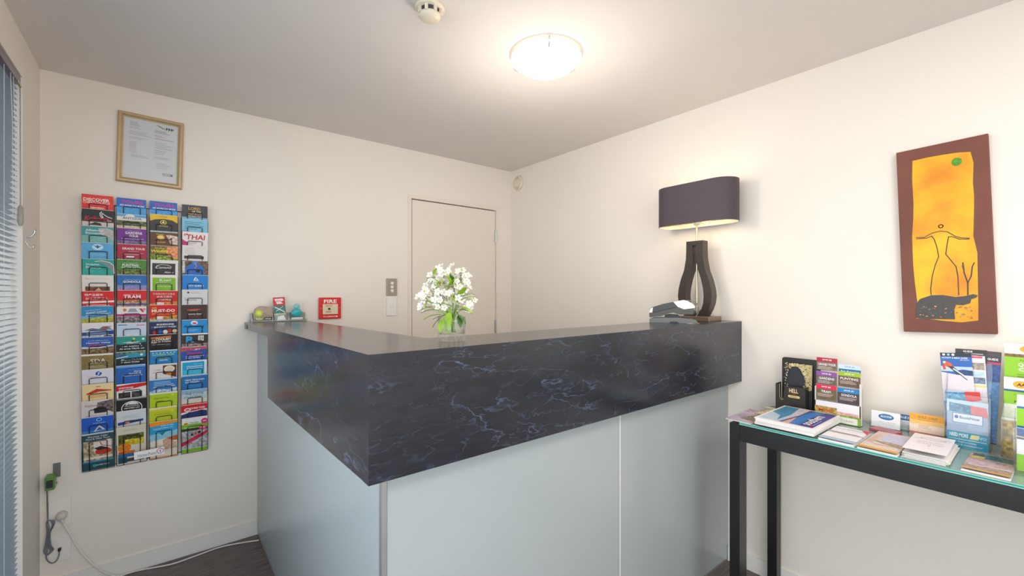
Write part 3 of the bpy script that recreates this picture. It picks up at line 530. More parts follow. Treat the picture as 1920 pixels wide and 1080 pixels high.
fp = thing('fire_call_point', 'square red FIRE call point on the wall behind the counter', 'fire alarm', (0.8465, BW, 1.288))
mb = MB(); mb.bbox((-0.067, -0.018, -0.067), (0.067, 0, 0.067), 0.004, 0, (*lin('d81a18'), 0))
cv = Cv(mb, (-0.067, -0.0181, 0.067), (1, 0, 0), (0, 0, -1), 0.00134)
cv.text('FIRE', 50, 18, 58, 17, W, .06); cv.text('TO OPERATE', 48, 89, 62, 6, W, .04); cv.ell(8, 50, 3, 3, 'e87068'); cv.ell(92, 50, 3, 3, 'e87068'); cv.ell(80, 89, 3, 3, W)
mb.build('housing', M['print'], fp)
mb = MB(); mb.bbox((-0.046, -0.021, -0.038), (0.046, -0.0175, 0.026), 0.0015, 0, (*lin('e4d2b0'), 0))
cv = Cv(mb, (-0.046, -0.0211, 0.026), (1, 0, 0), (0, 0, -1), 0.00092)
cv.text('PRESS HERE', 40, 10, 46, 6, '5c5444', .02); cv.lines(18, 17, 62, 1, 4, 2, '8c8068'); cv.ell(42, 33, 9, 7, '24201c'); cv.lines(18, 46, 66, 3, 5, 2, '8c8068'); mb.build('press_panel', M['print'], fp)

def plate(name, label, x, z, w, h, m, t=0.009):
    o = thing(name, label, 'switch' if 'switch' in name else 'socket', (x, BW, z))
    mb = MB(); mb.bbox((-w/2, -t, -h/2), (w/2, 0, h/2), 0.0025); mb.build('face_plate', m, o); return o
M['greyplate'] = mat('grey_switch_plate', 'a39b90', 0.35, metal=0.2)
s = plate('light_switch', 'grey light switch plate with three white rockers left of the door', 1.257, 1.424, 0.075, 0.118, M['greyplate'], 0.012)
for k in (-1, 0, 1):
    mb = MB(); mb.bbox((-0.010, -0.018, k*0.026-0.010), (0.010, -0.010, k*0.026+0.010), 0.002); mb.build('rocker', M['white'], s)
s = plate('light_switch', 'plain white switch plate below the grey switch left of the door', 1.257, 1.290, 0.075, 0.128, M['trimwhite'], 0.008)
mb = MB(); mb.bbox((-0.011, -0.010, -0.008), (0.011, -0.004, 0.012), 0.001); mb.build('rocker', M['white'], s)

pz = plate('power_socket', 'upper white power socket near the left corner with round plug', -0.353, 0.366, 0.073, 0.122, M['trimwhite'], 0.007)
mb = MB(); mb.bbox((-0.024, -0.011, -0.026), (-0.006, -0.006, -0.018), 0.001); mb.build('rocker', M['white'], pz)
dz = plate('data_socket', 'lower white data socket plate near the left corner', -0.353, 0.207, 0.073, 0.122, M['trimwhite'], 0.007)
mb = MB(); mb.box((-0.009, -0.009, -0.009), (0.009, -0.007, 0.009)); mb.box((-0.006, -0.0095, -0.006), (0.006, -0.0088, 0.004), 1); mb.build('jack', [M['white'], M['darkplas']], dz)
def spl(pts, k=6):
    P = [Vector(p) for p in pts]; P = [P[0]] + P + [P[-1]]; out = []
    for i in range(1, len(P)-2):
        for j in range(k):
            t = j/k; a, b, c, d = P[i-1:i+3]
            out.append(0.5*((2*b)+(c-a)*t+(2*a-5*b+4*c-d)*t*t+(-a+3*b-3*c+d)*t**3))
    out.append(P[-2]); return out
pc = thing('power_cable', 'white power cable with round plug running across the floor to the counter', 'cable')
mb = MB(); mb.M = Matrix.Translation((-0.345, BW-0.007, 0.360)) @ Matrix.Rotation(R(90), 4, 'X')
mb.lathe([(0.0, 0.034), (0.012, 0.033), (0.018, 0.026), (0.0195, 0.014), (0.019, 0.001), (0, 0.001)], 24); mb.M = Matrix()
mb.tube([(-0.345, 2.872, 0.352), (-0.341, 2.866, 0.338), (-0.336, 2.864, 0.326)], [0.008, 0.006, 0.004], 10); mb.build('plug', mat('off_white_plug', 'd4cac2', 0.4), pc)
mb = MB(); mb.tube(spl([(-0.337, 2.866, 0.328), (-0.316, 2.872, 0.268), (-0.288, 2.876, 0.189), (-0.25, 2.876, 0.115), (-0.20, 2.872, 0.045), (-0.15, 2.874, 0.008), (-0.11, 2.88, 0.004), (-0.06, 2.872, 0.004), (0.03, 2.843, 0.004), (0.072, 2.837, 0.004), (0.162, 2.848, 0.004), (0.257, 2.862, 0.004), (0.354, 2.84, 0.004), (0.440, 2.806, 0.004)]), 0.0036, 8); mb.build('flex', M['white'], pc)

gd = thing('wall_transmitter', 'small green boxed device on a dark bracket near the left corner', 'device', (-0.377, BW, 0.53))
simple_box('bracket', (0.002, -0.006, 0.008), (0.026, 0, 0.072), M['greyplas'], gd)
mb = MB(); mb.bbox((-0.018, -0.058, -0.032), (0.014, -0.006, 0.03), 0.004); mb.build('case', M['green'], gd)
mb = MB(); mb.bbox((-0.0125, -0.0605, -0.020), (0.0085, -0.0575, 0.014), 0.001); mb.build('dark_window', M['darkplas'], gd)
mb = MB()
for k in range(3): mb.tube([(0.014, -0.05+0.012*k, -0.012), (0.020, -0.05+0.012*k, -0.012)], 0.003, 8)
mb.build('screw', M['chrome'], gd)
gc = thing('coiled_cable', 'grey cable hanging in a tied bundle below the green device', 'cable')
mb = MB(); y = 2.86
mb.tube(spl([(-0.387, 2.845, 0.499), (-0.387, 2.85, 0.46), (-0.389, 2.87, 0.40), (-0.387, y, 0.365)]), 0.0028, 8)
for k in range(6):
    q = 0.002*k; mb.tube(spl([(-0.387, y-q, 0.362), (-0.376+q, y-0.004, 0.355), (-0.372+0.5*q, y-q, 0.335), (-0.380, y+0.004, 0.30), (-0.386+q, y-q, 0.25), (-0.379+q, y, 0.222), (-0.388, y-q, 0.208), (-0.399+q, y, 0.222), (-0.394+q, y+0.003, 0.26), (-0.389+q, y-q, 0.31), (-0.391+0.5*q, y, 0.345), (-0.387, y-q, 0.362)], 4), 0.0024, 6)
mb.tube(spl([(-0.393, y, 0.215), (-0.390, y, 0.185), (-0.376, 2.868, 0.160), (-0.362, 2.87, 0.163), (-0.354, 2.875, 0.18), (-0.353, 2.888, 0.205)]), 0.0026, 8)
mb.build('cord', M['greycable'], gc)
mb = MB(); mb.bbox((-0.358, 2.880, 0.198), (-0.348, 2.891, 0.212), 0.0015); mb.build('connector', M['darkplas'], gc)

# ================================================================= CEILING ITEMS
cl = thing('ceiling_light', 'round opal glass ceiling light with metal clips, switched on', 'ceiling lamp', (1.289, 1.376, CH))
M['opal'] = mat('lit_opal_glass', 'f6f2e6', 0.3, emit=0.75, emitcol='fff6ea')
mb = MB(); pr_ = [(0.0, -0.083), (0.04, -0.081), (0.08, -0.071), (0.115, -0.052), (0.138, -0.034), (0.150, -0.024), (0.150, -0.020), (0.136, -0.029), (0.112, -0.047), (0.078, -0.065), (0.04, -0.075), (0.0, -0.077)]
mb.lathe(pr_, 48); mb.build('glass_dish', M['opal'], cl)
mb = MB(); mb.lathe([(0, -0.02), (0.06, -0.02), (0.065, -0.012), (0.065, 0), (0, 0)], 32); mb.build('ceiling_plate', M['white'], cl)
for k in range(3):
    a = R(232 + 120*k); mb = MB(); mb.M = Matrix.Rotation(a, 4, 'Z')
    mb.tube([(0.06, 0, -0.008), (0.130, 0, -0.006), (0.153, 0, -0.010), (0.154, 0, -0.026), (0.146, 0, -0.032), (0.134, 0, -0.041)], 0.0022, 6); mb.build('clip', M['chrome'], cl)
pl = bpy.data.lights.new('bulb_glow', 'POINT'); pl.energy = 9.0; pl.color = (1.0, 0.88, 0.76); pl.shadow_soft_size = 0.10
po = bpy.data.objects.new('bulb_glow', pl); COL.objects.link(po); po.location = (1.289, 1.376, CH-0.46)

sd = thing('smoke_detector', 'round cream smoke detector on the ceiling at the top edge', 'smoke detector', (0.752, 1.403, CH))
mb = MB(); mb.lathe([(0, 0), (0.052, 0), (0.052, -0.010), (0.048, -0.014), (0, -0.014)], 40); mb.build('base', M['cream'], sd)
mb = MB(); mb.lathe([(0.036, -0.014), (0.034, -0.030), (0, -0.030)], 32); mb.build('chamber', M['darkplas'], sd)
mb = MB(); mb.lathe([(0.0, -0.050), (0.024, -0.049), (0.032, -0.044), (0.038, -0.036), (0.039, -0.030), (0, -0.030)], 36); mb.build('cap', M['cream'], sd)
for k in range(8):
    mb = MB(); mb.M = Matrix.Rotation(k*math.pi/4, 4, 'Z'); mb.box((0.033, -0.005, -0.034), (0.044, 0.005, -0.012)); mb.build('rib', M['cream'], sd)

rd = thing('round_vent', 'flat round cream disc on the right wall near the ceiling corner', 'vent', (RW, 2.80, 2.285))
mb = MB(); mb.M = Matrix.Rotation(R(-90), 4, 'Y'); mb.lathe([(0, 0.010), (0.045, 0.012), (0.058, 0.008), (0.060, 0.0), (0, 0)], 40); mb.build('disc', M['cream'], rd)
for s_ in (1, -1):
    mb = MB(); mb.tube([(-0.0125, s_*0 + 0.02*math.sin(t_) , s_*0.047*math.cos(t_)) for t_ in (-1.0, -0.5, 0, 0.5, 1.0)], 0.0014, 6); mb.build('slot_line', mat('tan_line', 'a8704c', 0.6), rd)

# ================================================================= LEFT WALL: BLIND, HOOK
vb = thing('venetian_blind', 'white venetian blind with narrow slats over the tall left window', 'blind', (LW, 0, 0))
SX = -0.024
M['rail'] = mat('mauve_grey_rail', '8c8490', 0.35, metal=0.3)
simple_box('head_rail', (-0.042, WY0+0.01, WZ1-0.034), (-0.004, WY1-0.011, WZ1-0.001), M['rail'], vb)
mb = MB(); nn = 6; hw = 0.0125
pr2 = [(-hw + 2*hw*i/nn, 0.0018*(1-((i-nn/2)/(nn/2))**2)) for i in range(nn+1)]
ya, yb = WY0+0.012, WY1-0.012
vs = [(x, ya, z) for x, z in pr2] + [(x, yb, z) for x, z in pr2] + [(x, ya, z-0.0004) for x, z in pr2] + [(x, yb, z-0.0004) for x, z in pr2]
m_ = nn+1
mb.add(vs, [(i, i+1, m_+i+1, m_+i) for i in range(nn)] + [(2*m_+i+1, 2*m_+i, 3*m_+i, 3*m_+i+1) for i in range(nn)], 0, (1,1,1,0), True)
sl0 = None; zz = WZ1-0.055
while zz > 0.13:
    if sl0 is None: sl0 = mb.build('slat', M['slat'], vb, (SX, 0, zz), (0, R(-6), 0))
    else: copyobj(sl0, vb, (SX, 0, zz), (0, R(-6), 0))
    zz -= 0.0213
simple_box('bottom_rail', (SX-0.013, ya, 0.10), (SX+0.013, yb, 0.115), M['slat'], vb)
for y in (2.36, 1.5, 0.6, -0.2):
    for dx in (-0.0135, 0.0135):
        mb = MB(); mb.tube([(SX+dx, y, 0.11), (SX+dx, y, WZ1-0.03)], 0.0009, 5); mb.build('ladder_cord', M['cordw'], vb)
mb = MB(); mb.tube([(0.002, 2.518, 2.19), (0.003, 2.519, 1.72)], 0.0022, 6); mb.build('tilt_wand', M['wand'], vb)
mb = MB(); mb.tube([(0.003, 2.519, 1.725), (0.003, 2.519, 1.715), (0.003, 2.519, 1.66), (0.003, 2.519, 1.645)], [0.003, 0.008, 0.009, 0.005], 10); mb.build('wand_grip', M['wand'], vb)
mb = MB(); mb.tube([(-0.002, 2.50, 2.20), (0.001, 2.51, 2.185), (0.003, 2.518, 2.18)], 0.004, 8); mb.build('wand_hook', M['brass'], vb)
for y in (2.40, 2.44):
    mb = MB(); mb.tube([(-0.002, y, 2.19), (0.001, y+0.01, 2.0), (0.0, y+0.02, 1.66)], 0.0008, 5); mb.build('pull_cord', M['cordw'], vb)
wh = thing('wall_hook', 'small chrome double hook on the left wall beside the blind', 'hook', (LW, 2.60, 1.607))
mb = MB(); mb.bbox((0, -0.006, -0.022), (0.004, 0.006, 0.014), 0.0015); mb.build('back_plate', M['chrome'], wh)
mb = MB(); mb.tube(spl([(0.003, 0, 0.0), (0.016, 0, 0.004), (0.026, 0, 0.016), (0.030, 0, 0.034)]), [0.003]*18+[0.004], 8); mb.build('upper_prong', M['chrome'], wh)
mb = MB(); mb.tube(spl([(0.003, 0, -0.016), (0.012, 0, -0.034), (0.022, 0, -0.040), (0.028, 0, -0.028)]), [0.0025]*18+[0.0038], 8); mb.build('lower_prong', M['chrome'], wh)

# ================================================================= PAINTING
pt = thing('painting', 'tall brown-bordered canvas with a yellow field and thin line figure', 'painting', (RW, 0.2785, 1.592), R(-90))
pt.rotation_euler = (0, 0, R(-90))
hold = Matrix.Rotation(R(1.85), 4, 'Y').inverted()
mb = MB(); mb.M = hold; mb.bbox((-0.125, -0.022, -0.355), (0.125, -0.001, 0.355), 0.002); mb.build('canvas', M['canvas'], pt)
mb = MB(); mb.M = hold
cv = Cv(mb, (-0.125, -0.0222, 0.355), (1, 0, 0), (0, 0, -1), 0.0025, 0, 0.00012)
pan = [(19,18),(36,17.2),(53.6,17.7),(70,19),(81.9,21.4),(84.4,37.9),(82.8,67.2),(83.4,86),(82.8,102.8),(80.8,143.8),(84,167.7),(83.3,202.7),(82.5,243.4),(81.8,265.1),(64.4,268.2),(44,266),(25.7,263.3),(15.4,263.4),(17.4,235.9),(15.6,206),(14.6,179.3),(14.8,135),(17,108),(18.1,84.8),(17.7,46.4)]
cv.poly(pan, 'f0a410'); mb.build('yellow_field', M['paint'], pt)
mb = MB(); mb.M = hold
cv = Cv(mb, (-0.125, -0.0228, 0.355), (1, 0, 0), (0, 0, -1), 0.0025, 0, 0.00012)
cv.ell(67.4, 32.1, 5.6, 6.2, '58941c', .25, 14); mb.build('green_dot', M['print'], pt); mb = MB(); mb.M = hold; cv = Cv(mb, (-0.125, -0.0229, 0.355), (1, 0, 0), (0, 0, -1), 0.0025, 0, 0.00012)
circ(cv, 47.5, 124.4, 2.4, '2c1c10', 1.1)
cv.line([(19.4,137.8),(28.5,138.7),(37.7,133.4),(46.6,131.6),(54.1,133.6),(62.3,141.3),(68.5,144.6),(76.7,146.2)], 1.0, '2c1c10')
cv.line([(19.8,139.8),(30.8,140.3),(37.1,138),(39.6,143),(42.1,154),(43.8,169.5),(39.4,182.9),(35.6,199.5),(33.4,217.9),(33.6,227.1)], 1.0, '2c1c10')
cv.line([(76.6,147.4),(66.4,146.1),(59.2,141.5),(55.3,141.3),(53.5,152.3),(51.5,166.7),(56.9,176.9),(61.9,186.3),(63.3,201.4),(63.2,228.2)], 1.0, '2c1c10')
cv.line([(72.6,228),(73.1,210.9),(69.9,195.9),(69,181)], 1.4, '3a2410'); cv.line([(73.1,210.9),(76.9,200.8),(78.3,187.7),(80.5,182)], 1.2, '3a2410'); cv.line([(70.8,198.9),(68.2,185.4)], 0.8, '5a3410')
cv.poly([(16.9,239),(21,232.9),(33.5,227.7),(46.7,227.6),(59.4,231),(69.8,229.9),(78,227.2),(82.6,228.9),(80.9,232.3),(75.8,234.5),(74.6,240.3),(67.3,243.1),(60,242.4),(57.7,250.4),(58.3,263.8),(25.6,263.9),(15.4,262.4)], '3f3a36', .12)
for _ in range(46):
    u = random.uniform(20, 76); v = random.uniform(244, 262); r_ = random.uniform(.4, 1.3); cv.ell(u, v, r_*1.4, r_, random.choice(('a8642c', 'd88c2c', '6c4430', '8c7c60', '3f3a36')), 0, 6)
mb.build('painted_figure', M['print'], pt)

# ================================================================= TABLE LAMP
tl = thing('table_lamp', 'dark oval-shaded table lamp with pear-shaped frame on the counter end', 'lamp', (2.205, 1.2, 1.241))
mb = MB(); mb.bbox((-0.065, -0.098, 0), (0.065, 0.064, 0.024), 0.002); mb.build('base', mat('bronze_slab', '8a7868', 0.3, metal=0.5), tl)
outer = [(0.045, 0.414), (0.045, 0.37), (0.047, 0.321), (0.058, 0.262), (0.076, 0.215), (0.089, 0.165), (0.093, 0.127), (0.088, 0.09), (0.078, 0.062), (0.058, 0.025)]
inner = [(0.012, 0.392), (0.011, 0.36), (0.010, 0.305), (0.020, 0.262), (0.036, 0.215), (0.047, 0.165), (0.050, 0.127), (0.047, 0.09), (0.038, 0.060), (0.012, 0.036)]
mb = MB()
for s_ in (1, -1):
    for i in range(len(outer)-1):
        q = [outer[i], outer[i+1], inner[i+1], inner[i]]; mb.prism([(s_*a, b) for a, b in q], 0, -0.026, 0.026)
mb.prism([(-0.045, 0.414), (0.045, 0.414), (0.013, 0.391), (-0.013, 0.391)], 0, -0.026, 0.026); mb.prism([(-0.058, 0.0245), (0.058, 0.0245), (0.013, 0.037), (-0.013, 0.037)], 0, -0.026, 0.026)
mb.build('pear_frame', M['darkbronze'], tl)
mb = MB(); mb.tube([(0, 0, 0.024), (0, 0, 0.60)], 0.0055, 12); mb.build('rod', M['brass'], tl)
def stad(L_, w_, n=12):
    r = w_; a = L_ - w_; out = []
    for i in range(n+1): t = math.pi*i/n; out.append((r*math.cos(t), a + r*math.sin(t)))
    for i in range(n+1): t = math.pi + math.pi*i/n; out.append((r*math.cos(t), -a + r*math.sin(t)))
    return out
so = stad(0.21, 0.085); si = stad(0.2075, 0.0825); z0, z1_ = 0.500, 0.708; n = len(so)
mb = MB(); vs = [(x, y, z0) for x, y in so] + [(x, y, z1_) for x, y in so] + [(x, y, z0) for x, y in si] + [(x, y, z1_) for x, y in si]
mb.add(vs, [(i, (i+1) % n, n+(i+1) % n, n+i) for i in range(n)], 0, (1,1,1,0), True)
mb.add(vs, [(2*n+(i+1) % n, 2*n+i, 3*n+i, 3*n+(i+1) % n) for i in range(n)], 1, (1,1,1,0), True)
mb.add(vs, [(i, 2*n+i, 2*n+(i+1) % n, (i+1) % n) for i in range(n)] + [(n+i, n+(i+1) % n, 3*n+(i+1) % n, 3*n+i) for i in range(n)], 0)
mb.build('lamp_shade', [M['shade'], M['shadein']], tl)
mb = MB(); mb.tube([(0, -0.206, 0.512), (0, 0.206, 0.512)], 0.002); mb.tube([(-0.082, 0, 0.512), (0.082, 0, 0.512)], 0.002); mb.build('shade_carrier', M['brass'], tl)
mb = MB(); mb.lathe([(0, 0.5), (0.015, 0.5), (0.017, 0.52), (0.014, 0.55), (0, 0.55)], 16); mb.build('bulb_holder', M['white'], tl)
mb = MB(); mb.lathe([(0.012, 0.55), (0.022, 0.575), (0.028, 0.60), (0.024, 0.622), (0.012, 0.634), (0, 0.636)], 20); mb.build('bulb', mat('lit_bulb', 'fff4e0', 0.3, emit=14, emitcol='ffe6c4'), tl)

# ================================================================= VASE WITH FLOWERS
vx, vy, vz = 0.690, 1.150, 1.2412
vg = thing('glass_tumbler', 'short clear ribbed glass tumbler used as a vase on the counter', 'glass', (vx, vy, vz))
mb = MB(); mb.lathe([(0.0, 0.0015), (0.034, 0.001), (0.038, 0.004), (0.040, 0.018), (0.0415, 0.040), (0.042, 0.073), (0.0405, 0.074), (0.039, 0.072), (0.0385, 0.040), (0.037, 0.022), (0.0, 0.020)], 40); mb.build('glass_body', M['glass'], vg)
mb = MB()
for k in range(16):
    a = 2*math.pi*k/16; mb.tube([(0.036*math.cos(a), 0.036*math.sin(a), 0.001), (0.0395*math.cos(a), 0.0395*math.sin(a), 0.008), (0.0405*math.cos(a), 0.0405*math.sin(a), 0.018)], [0.0022, 0.003, 0.0016], 6)
mb.build('base_flutes', M['glass'], vg)
mb = MB(); mb.lathe([(0.0, 0.0235), (0.0368, 0.0235), (0.0372, 0.052), (0, 0.052)], 32); mb.build('water', clear_mat('water', 'fafcf8', 0.02), vg)
bq = thing('flower_bouquet', 'loose bunch of small white star flowers with bright green leaves', 'flowers', (vx, vy, vz+0.02))
rt = Vector((0.780, -0.626, 0)); fwv = Vector((0.626, 0.780, 0))
def bp(lat, dep, z): return rt*lat + fwv*dep + Vector((0, 0, z))
clus = [(-0.028,.196,.024),(0.010,.200,.024),(0.034,.188,.022),(-0.052,.176,.022),(-0.012,.174,.026),(0.028,.165,.024),(-0.066,.150,.022),(-0.036,.146,.024),(0.002,.144,.026),(0.036,.145,.018),(-0.080,.122,.020),(-0.048,.116,.022),(-0.016,.116,.022),(0.020,.118,.022),(-0.086,.098,.013),(0.050,.098,.015),(0.046,.176,.013),(-0.030,.094,.014),(0.056,.110,.012)]
mb = MB()
for k in range(5):
    a = 2*math.pi*k/5; ca, sa = math.cos(a), math.sin(a); ring = [(0.0012, 0), (0.0055, 0.0040), (0.0098, 0.0032), (0.0112, 0), (0.0098, -0.0032), (0.0055, -0.0040)]
    mb.add([(x*ca-y*sa, x*sa+y*ca, 0.0008 + (x/0.0098)**2*0.0016) for x, y in ring], [tuple(range(6))], 0)
mb.lathe([(0.0018, 0.0006), (0.0016, 0.0022), (0, 0.0026)], 8, 1)
yel = mat('yellow_stamen', 'd8c848', 0.5)
fl0 = None
for lat, z, rr in clus:
    for _ in range(int(rr*560)):
        d = Vector((random.gauss(0, 1), random.gauss(0, 1), random.gauss(0, 1))).normalized()*rr*random.uniform(.75, 1.05)
        p = bp(lat, random.uniform(-.012, .012), z-0.008) + d
        q = (d + Vector((-0.4, -0.5, 0.5))*0.02).to_track_quat('Z', 'Y').to_euler()
        if fl0 is None: fl0 = mb.build('flower', [M['petal'], yel], bq, p, q)
        else: copyobj(fl0, bq, p, q)
for i, (lat, z, rr) in enumerate(clus):
    mb = MB(); base = bp(random.uniform(-.015, .015), random.uniform(-.01, .01), 0.006)
    mb.tube(spl([base, bp(lat*0.15, 0.0, 0.052), bp(lat*0.6, 0, 0.06+(z-0.06)*0.4), bp(lat, 0, z-0.012)], 4), [0.0012]*13, 6); mb.build('stem', M['leafd' if i % 2 else 'leaf'], bq)
def leafmesh():
    mb = MB(); prof = [(0, .001), (.2, .16), (.45, .24), (.7, .20), (.9, .09), (1, .002)]; vs = []
    for t, w in prof: vs += [(t, -w, .06*math.sin(t*3)-.10*t*t), (t, 0, .06*math.sin(t*3)-.10*t*t-.03), (t, w, .06*math.sin(t*3)-.10*t*t)]
    fs = []
    for i in range(5): fs += [(3*i, 3*i+3, 3*i+4, 3*i+1), (3*i+1, 3*i+4, 3*i+5, 3*i+2)]
    mb.add(vs, fs, 0, (1,1,1,0), True); return mb
lf0 = {}
def leaf(p, direction, size, key):
    q = Vector(direction).to_track_quat('X', 'Z').to_euler()
    if key not in lf0: o = lf0[key] = leafmesh().build('leaf', M[key], bq, p, q)
    else: o = copyobj(lf0[key], bq, p, q)
    o.scale = (size, size, size)
LV = [(-.03,.062,-1,-.2,.052),(-.035,.075,-1,-.05,.05),(-.02,.06,-.7,-.6,.05),(-.005,.07,-.1,-.8,.055),(.0,.085,-.3,.1,.05),(.012,.07,.5,-.5,.05),(.02,.085,.8,-.25,.055),(.03,.105,.9,.25,.05),(.0,.10,.6,.3,.055),(-.02,.11,-.5,.5,.045),(-.05,.095,-1,.3,.04),(.035,.12,1,.1,.035),(-.01,.135,.5,.8,.04),(.01,.15,-.3,.9,.035),(-.022,.05,-.2,-.9,.045),(-.01,.045,.1,-1,.04),(-.03,.145,-.6,.8,.035),(.02,.06,.2,-.8,.04),(-.045,.085,-.7,-.1,.05),(.0,.075,.9,.0,.055),(.02,.11,.3,.4,.05),(-.005,.06,-.6,-.1,.05)]
for i, (a, z, dx, dz_, s_) in enumerate(LV):
    dep = random.uniform(-.025, .0); leaf(bp(a, dep, z), rt*dx + Vector((0, 0, dz_)) - fwv*random.uniform(.0, .5), s_*1.05, 'leafd' if i % 4 == 1 else 'leaf')

for i in range(22):
    a = random.uniform(-.075, .045); z = random.uniform(.10, .185)
    leaf(bp(a, random.uniform(-.034, -.018), z), rt*random.uniform(-1, 1) + Vector((0, 0, random.uniform(-.3, .8))) - fwv*.3, random.uniform(.018, .028), 'leaf')
bud = mat('yellow_green_bud', 'b4bc48', 0.5); mb = MB(); mb.lathe([(0.0004, 0), (0.0024, .002), (0.0026, .0045), (0.0012, .007), (0.0002, .008)], 7)
b0 = None
for i in range(26):
    lat, z, rr = random.choice(clus); p = bp(lat + random.uniform(-rr, rr), -rr*.9, z - .008 + random.uniform(-rr, rr)*.8)
    q = (random.uniform(-1, 1), random.uniform(-1, 1), 0)
    if b0 is None: b0 = mb.build('bud', bud, bq, p, q)
    else: copyobj(b0, bq, p, q)

# ================================================================= PAYMENT TERMINAL
et = thing('payment_terminal', 'grey and white card payment terminal on an oval stand beside the lamp', 'card terminal', (1.945, 1.178, 1.2415), R(-60))
k_ = 0.000216
def tp(l): return [((x-650)*k_, (715-y)*k_) for x, y in l]
mb = MB(); mb.prism(tp([(150,715),(150,640),(220,612),(420,600),(780,596),(980,612),(1120,650),(1160,715)]), 1, -0.042, 0.042); mb.build('stand', M['greyplas'], et)
mb = MB(); mb.prism(tp([(560,718),(600,680),(720,680),(790,718)]), 1, -0.0425, -0.040); mb.prism(tp([(470,602),(470,552),(560,528),(740,540),(800,602)]), 1, -0.032, 0.032); mb.build('pivot', M['darkplas'], et)
mb = MB(); mb.prism(tp([(150,600),(145,500),(215,495),(740,365),(870,415),(1075,385),(1062,515),(780,525),(650,488),(560,505),(400,570)]), 1, -0.040, 0.040); mb.build('lower_case', mat('mid_grey_plastic', '484a47', 0.4), et)
mb = MB(); mb.prism(tp([(148,492),(150,420),(190,378),(430,300),(650,252),(740,357),(215,488)]), 1, -0.038, 0.038); mb.build('upper_case', mat('cool_grey_plastic', '3e403f', 0.4), et)
mb = MB(); mb.prism(tp([(655,252),(780,225),(860,208),(950,228),(1050,290),(1100,350),(1080,380),(870,410),(745,357)]), 1, -0.0385, 0.0385); mb.build('paper_cover', M['white'], et)
mb = MB(); mb.prism(tp([(145,495),(160,420),(195,385),(225,380),(210,490)]), 1, -0.0395, 0.0395); mb.build('end_cap', M['white'], et)
mb = MB(); mb.tube(spl([(0.100, 0, 0.03), (0.112, 0.004, 0.055), (0.106, 0.004, 0.09), (0.085, 0, 0.104), (0.06, 0, 0.108)]), 0.0022, 6); mb.build('cord', M['greycable'], et)
mb = MB(); mb.box((-0.03, -0.011, 0), (0.03, 0.011, 0.0006)); tag(mb.build('receipt_slip', M['paper'], None, (1.965, 1.088, 1.2413), (0, 0, R(-12))), 'small white paper slip in front of the payment terminal', 'paper')

# ================================================================= PACKS AT THE COUNTER'S BACK END
ctz = 1.2185
dt = thing('display_tray', 'low clear acrylic tray at the wall end of the counter', 'tray', (0, 0, ctz))
mb = MB(); mb.box((0.405, 2.835, 0), (0.70, 2.888, 0.002)); mb.box((0.405, 2.835, 0.002), (0.70, 2.837, 0.012)); mb.box((0.405, 2.886, 0.002), (0.70, 2.888, 0.05)); mb.build('tray_shell', M['acrylic_edge'], dt)
for x in (0.412, 0.515, 0.60, 0.692):
    mb = MB(); mb.tube([(x, 2.840, 0.003), (x, 2.840, 0.030), (x, 2.866, 0.05)], 0.0015, 6); mb.build('divider_wire', M['chrome'], dt)
mb = MB(); pk = [(0.0, 0), (0.0, 0.052), (0.006, 0.072), (0.018, 0.084), (0.036, 0.089), (0.058, 0.086), (0.080, 0.081), (0.092, 0.070), (0.098, 0.050), (0.098, 0)]
mb.prism([(x-0.049, z) for x, z in pk], 1, -0.004, 0.004, 0, (*lin('a08c80'), .2))
cv = Cv(mb, (-0.049, -0.0041, 0.09), (1, 0, 0), (0, 0, -1), 0.00098)
cv.poly([(6,26),(18,12),(40,8),(80,16),(92,30),(92,50),(70,52),(50,38),(30,28)], 'b09a8c', .1); cv.ell(26, 42, 20, 18, 'b4cc1c', .1); cv.ell(26, 42, 12, 11, 'd8e858', .2); cv.rect(4, 66, 48, 86, '8c9c28', .5); cv.rect(52, 66, 96, 86, '3c3a34', .4); cv.text('KIWI', 26, 76, 30, 8, W, .04); cv.text('PACK', 74, 76, 30, 8, W, .04)
tag(mb.build('souvenir_pack', M['print'], None, (0.470, 2.850, ctz+0.0025), (R(-4), 0, 0)), 'brown die-cut souvenir card with a lime green disc on the counter', 'souvenir', 'souvenir packs at the wall end of the counter')
mb = MB(); mb.box((-0.031, -0.004, 0), (0.031, 0.004, 0.138), 0, (*lin('dcdcda'), 0)); cv = Cv(mb, (-0.031, -0.0041, 0.138), (1, 0, 0), (0, 0, -1), 0.00062)
cv.rect(0, 0, 100, 78, 'cc1c30'); cv.poly([(10,14),(80,12),(90,30),(64,44),(84,60),(30,64),(22,40)], 'f0e4e4'); cv.text('ZEAL', 48, 36, 50, 16, 'cc1c30', .05); cv.rect(0, 78, 100, 150, '2f7c74', .5); cv.line([(10,90),(90,140)], 8, 'e4e8e6'); cv.line([(20,130),(80,88)], 5, 'dce4e0'); cv.rect(0, 150, 100, 166, 'c8c4b0', .3); cv.rect(0, 166, 100, 222, '7ca09c', .4); cv.poly([(20,222),(30,180),(80,170),(100,222)], 'f0eeec')
tag(mb.build('souvenir_pack', M['print'], None, (0.558, 2.856, ctz+0.0025), (R(-5), R(-3), 0)), 'tall narrow souvenir card with a red top between the other two packs', 'souvenir', 'souvenir packs at the wall end of the counter')
sp_ = thing('souvenir_pack', 'clear souvenir pack holding a rounded turquoise ornament', 'souvenir', (0.645, 2.856, ctz+0.0025), 0, 'souvenir packs at the wall end of the counter')
mb = MB(); mb.bbox((-0.034, -0.012, 0), (0.034, 0.010, 0.114), 0.006); mb.build('clear_pack', M['acrylic'], sp_)
cy = mat('turquoise_resin', '30b8c4', 0.25)
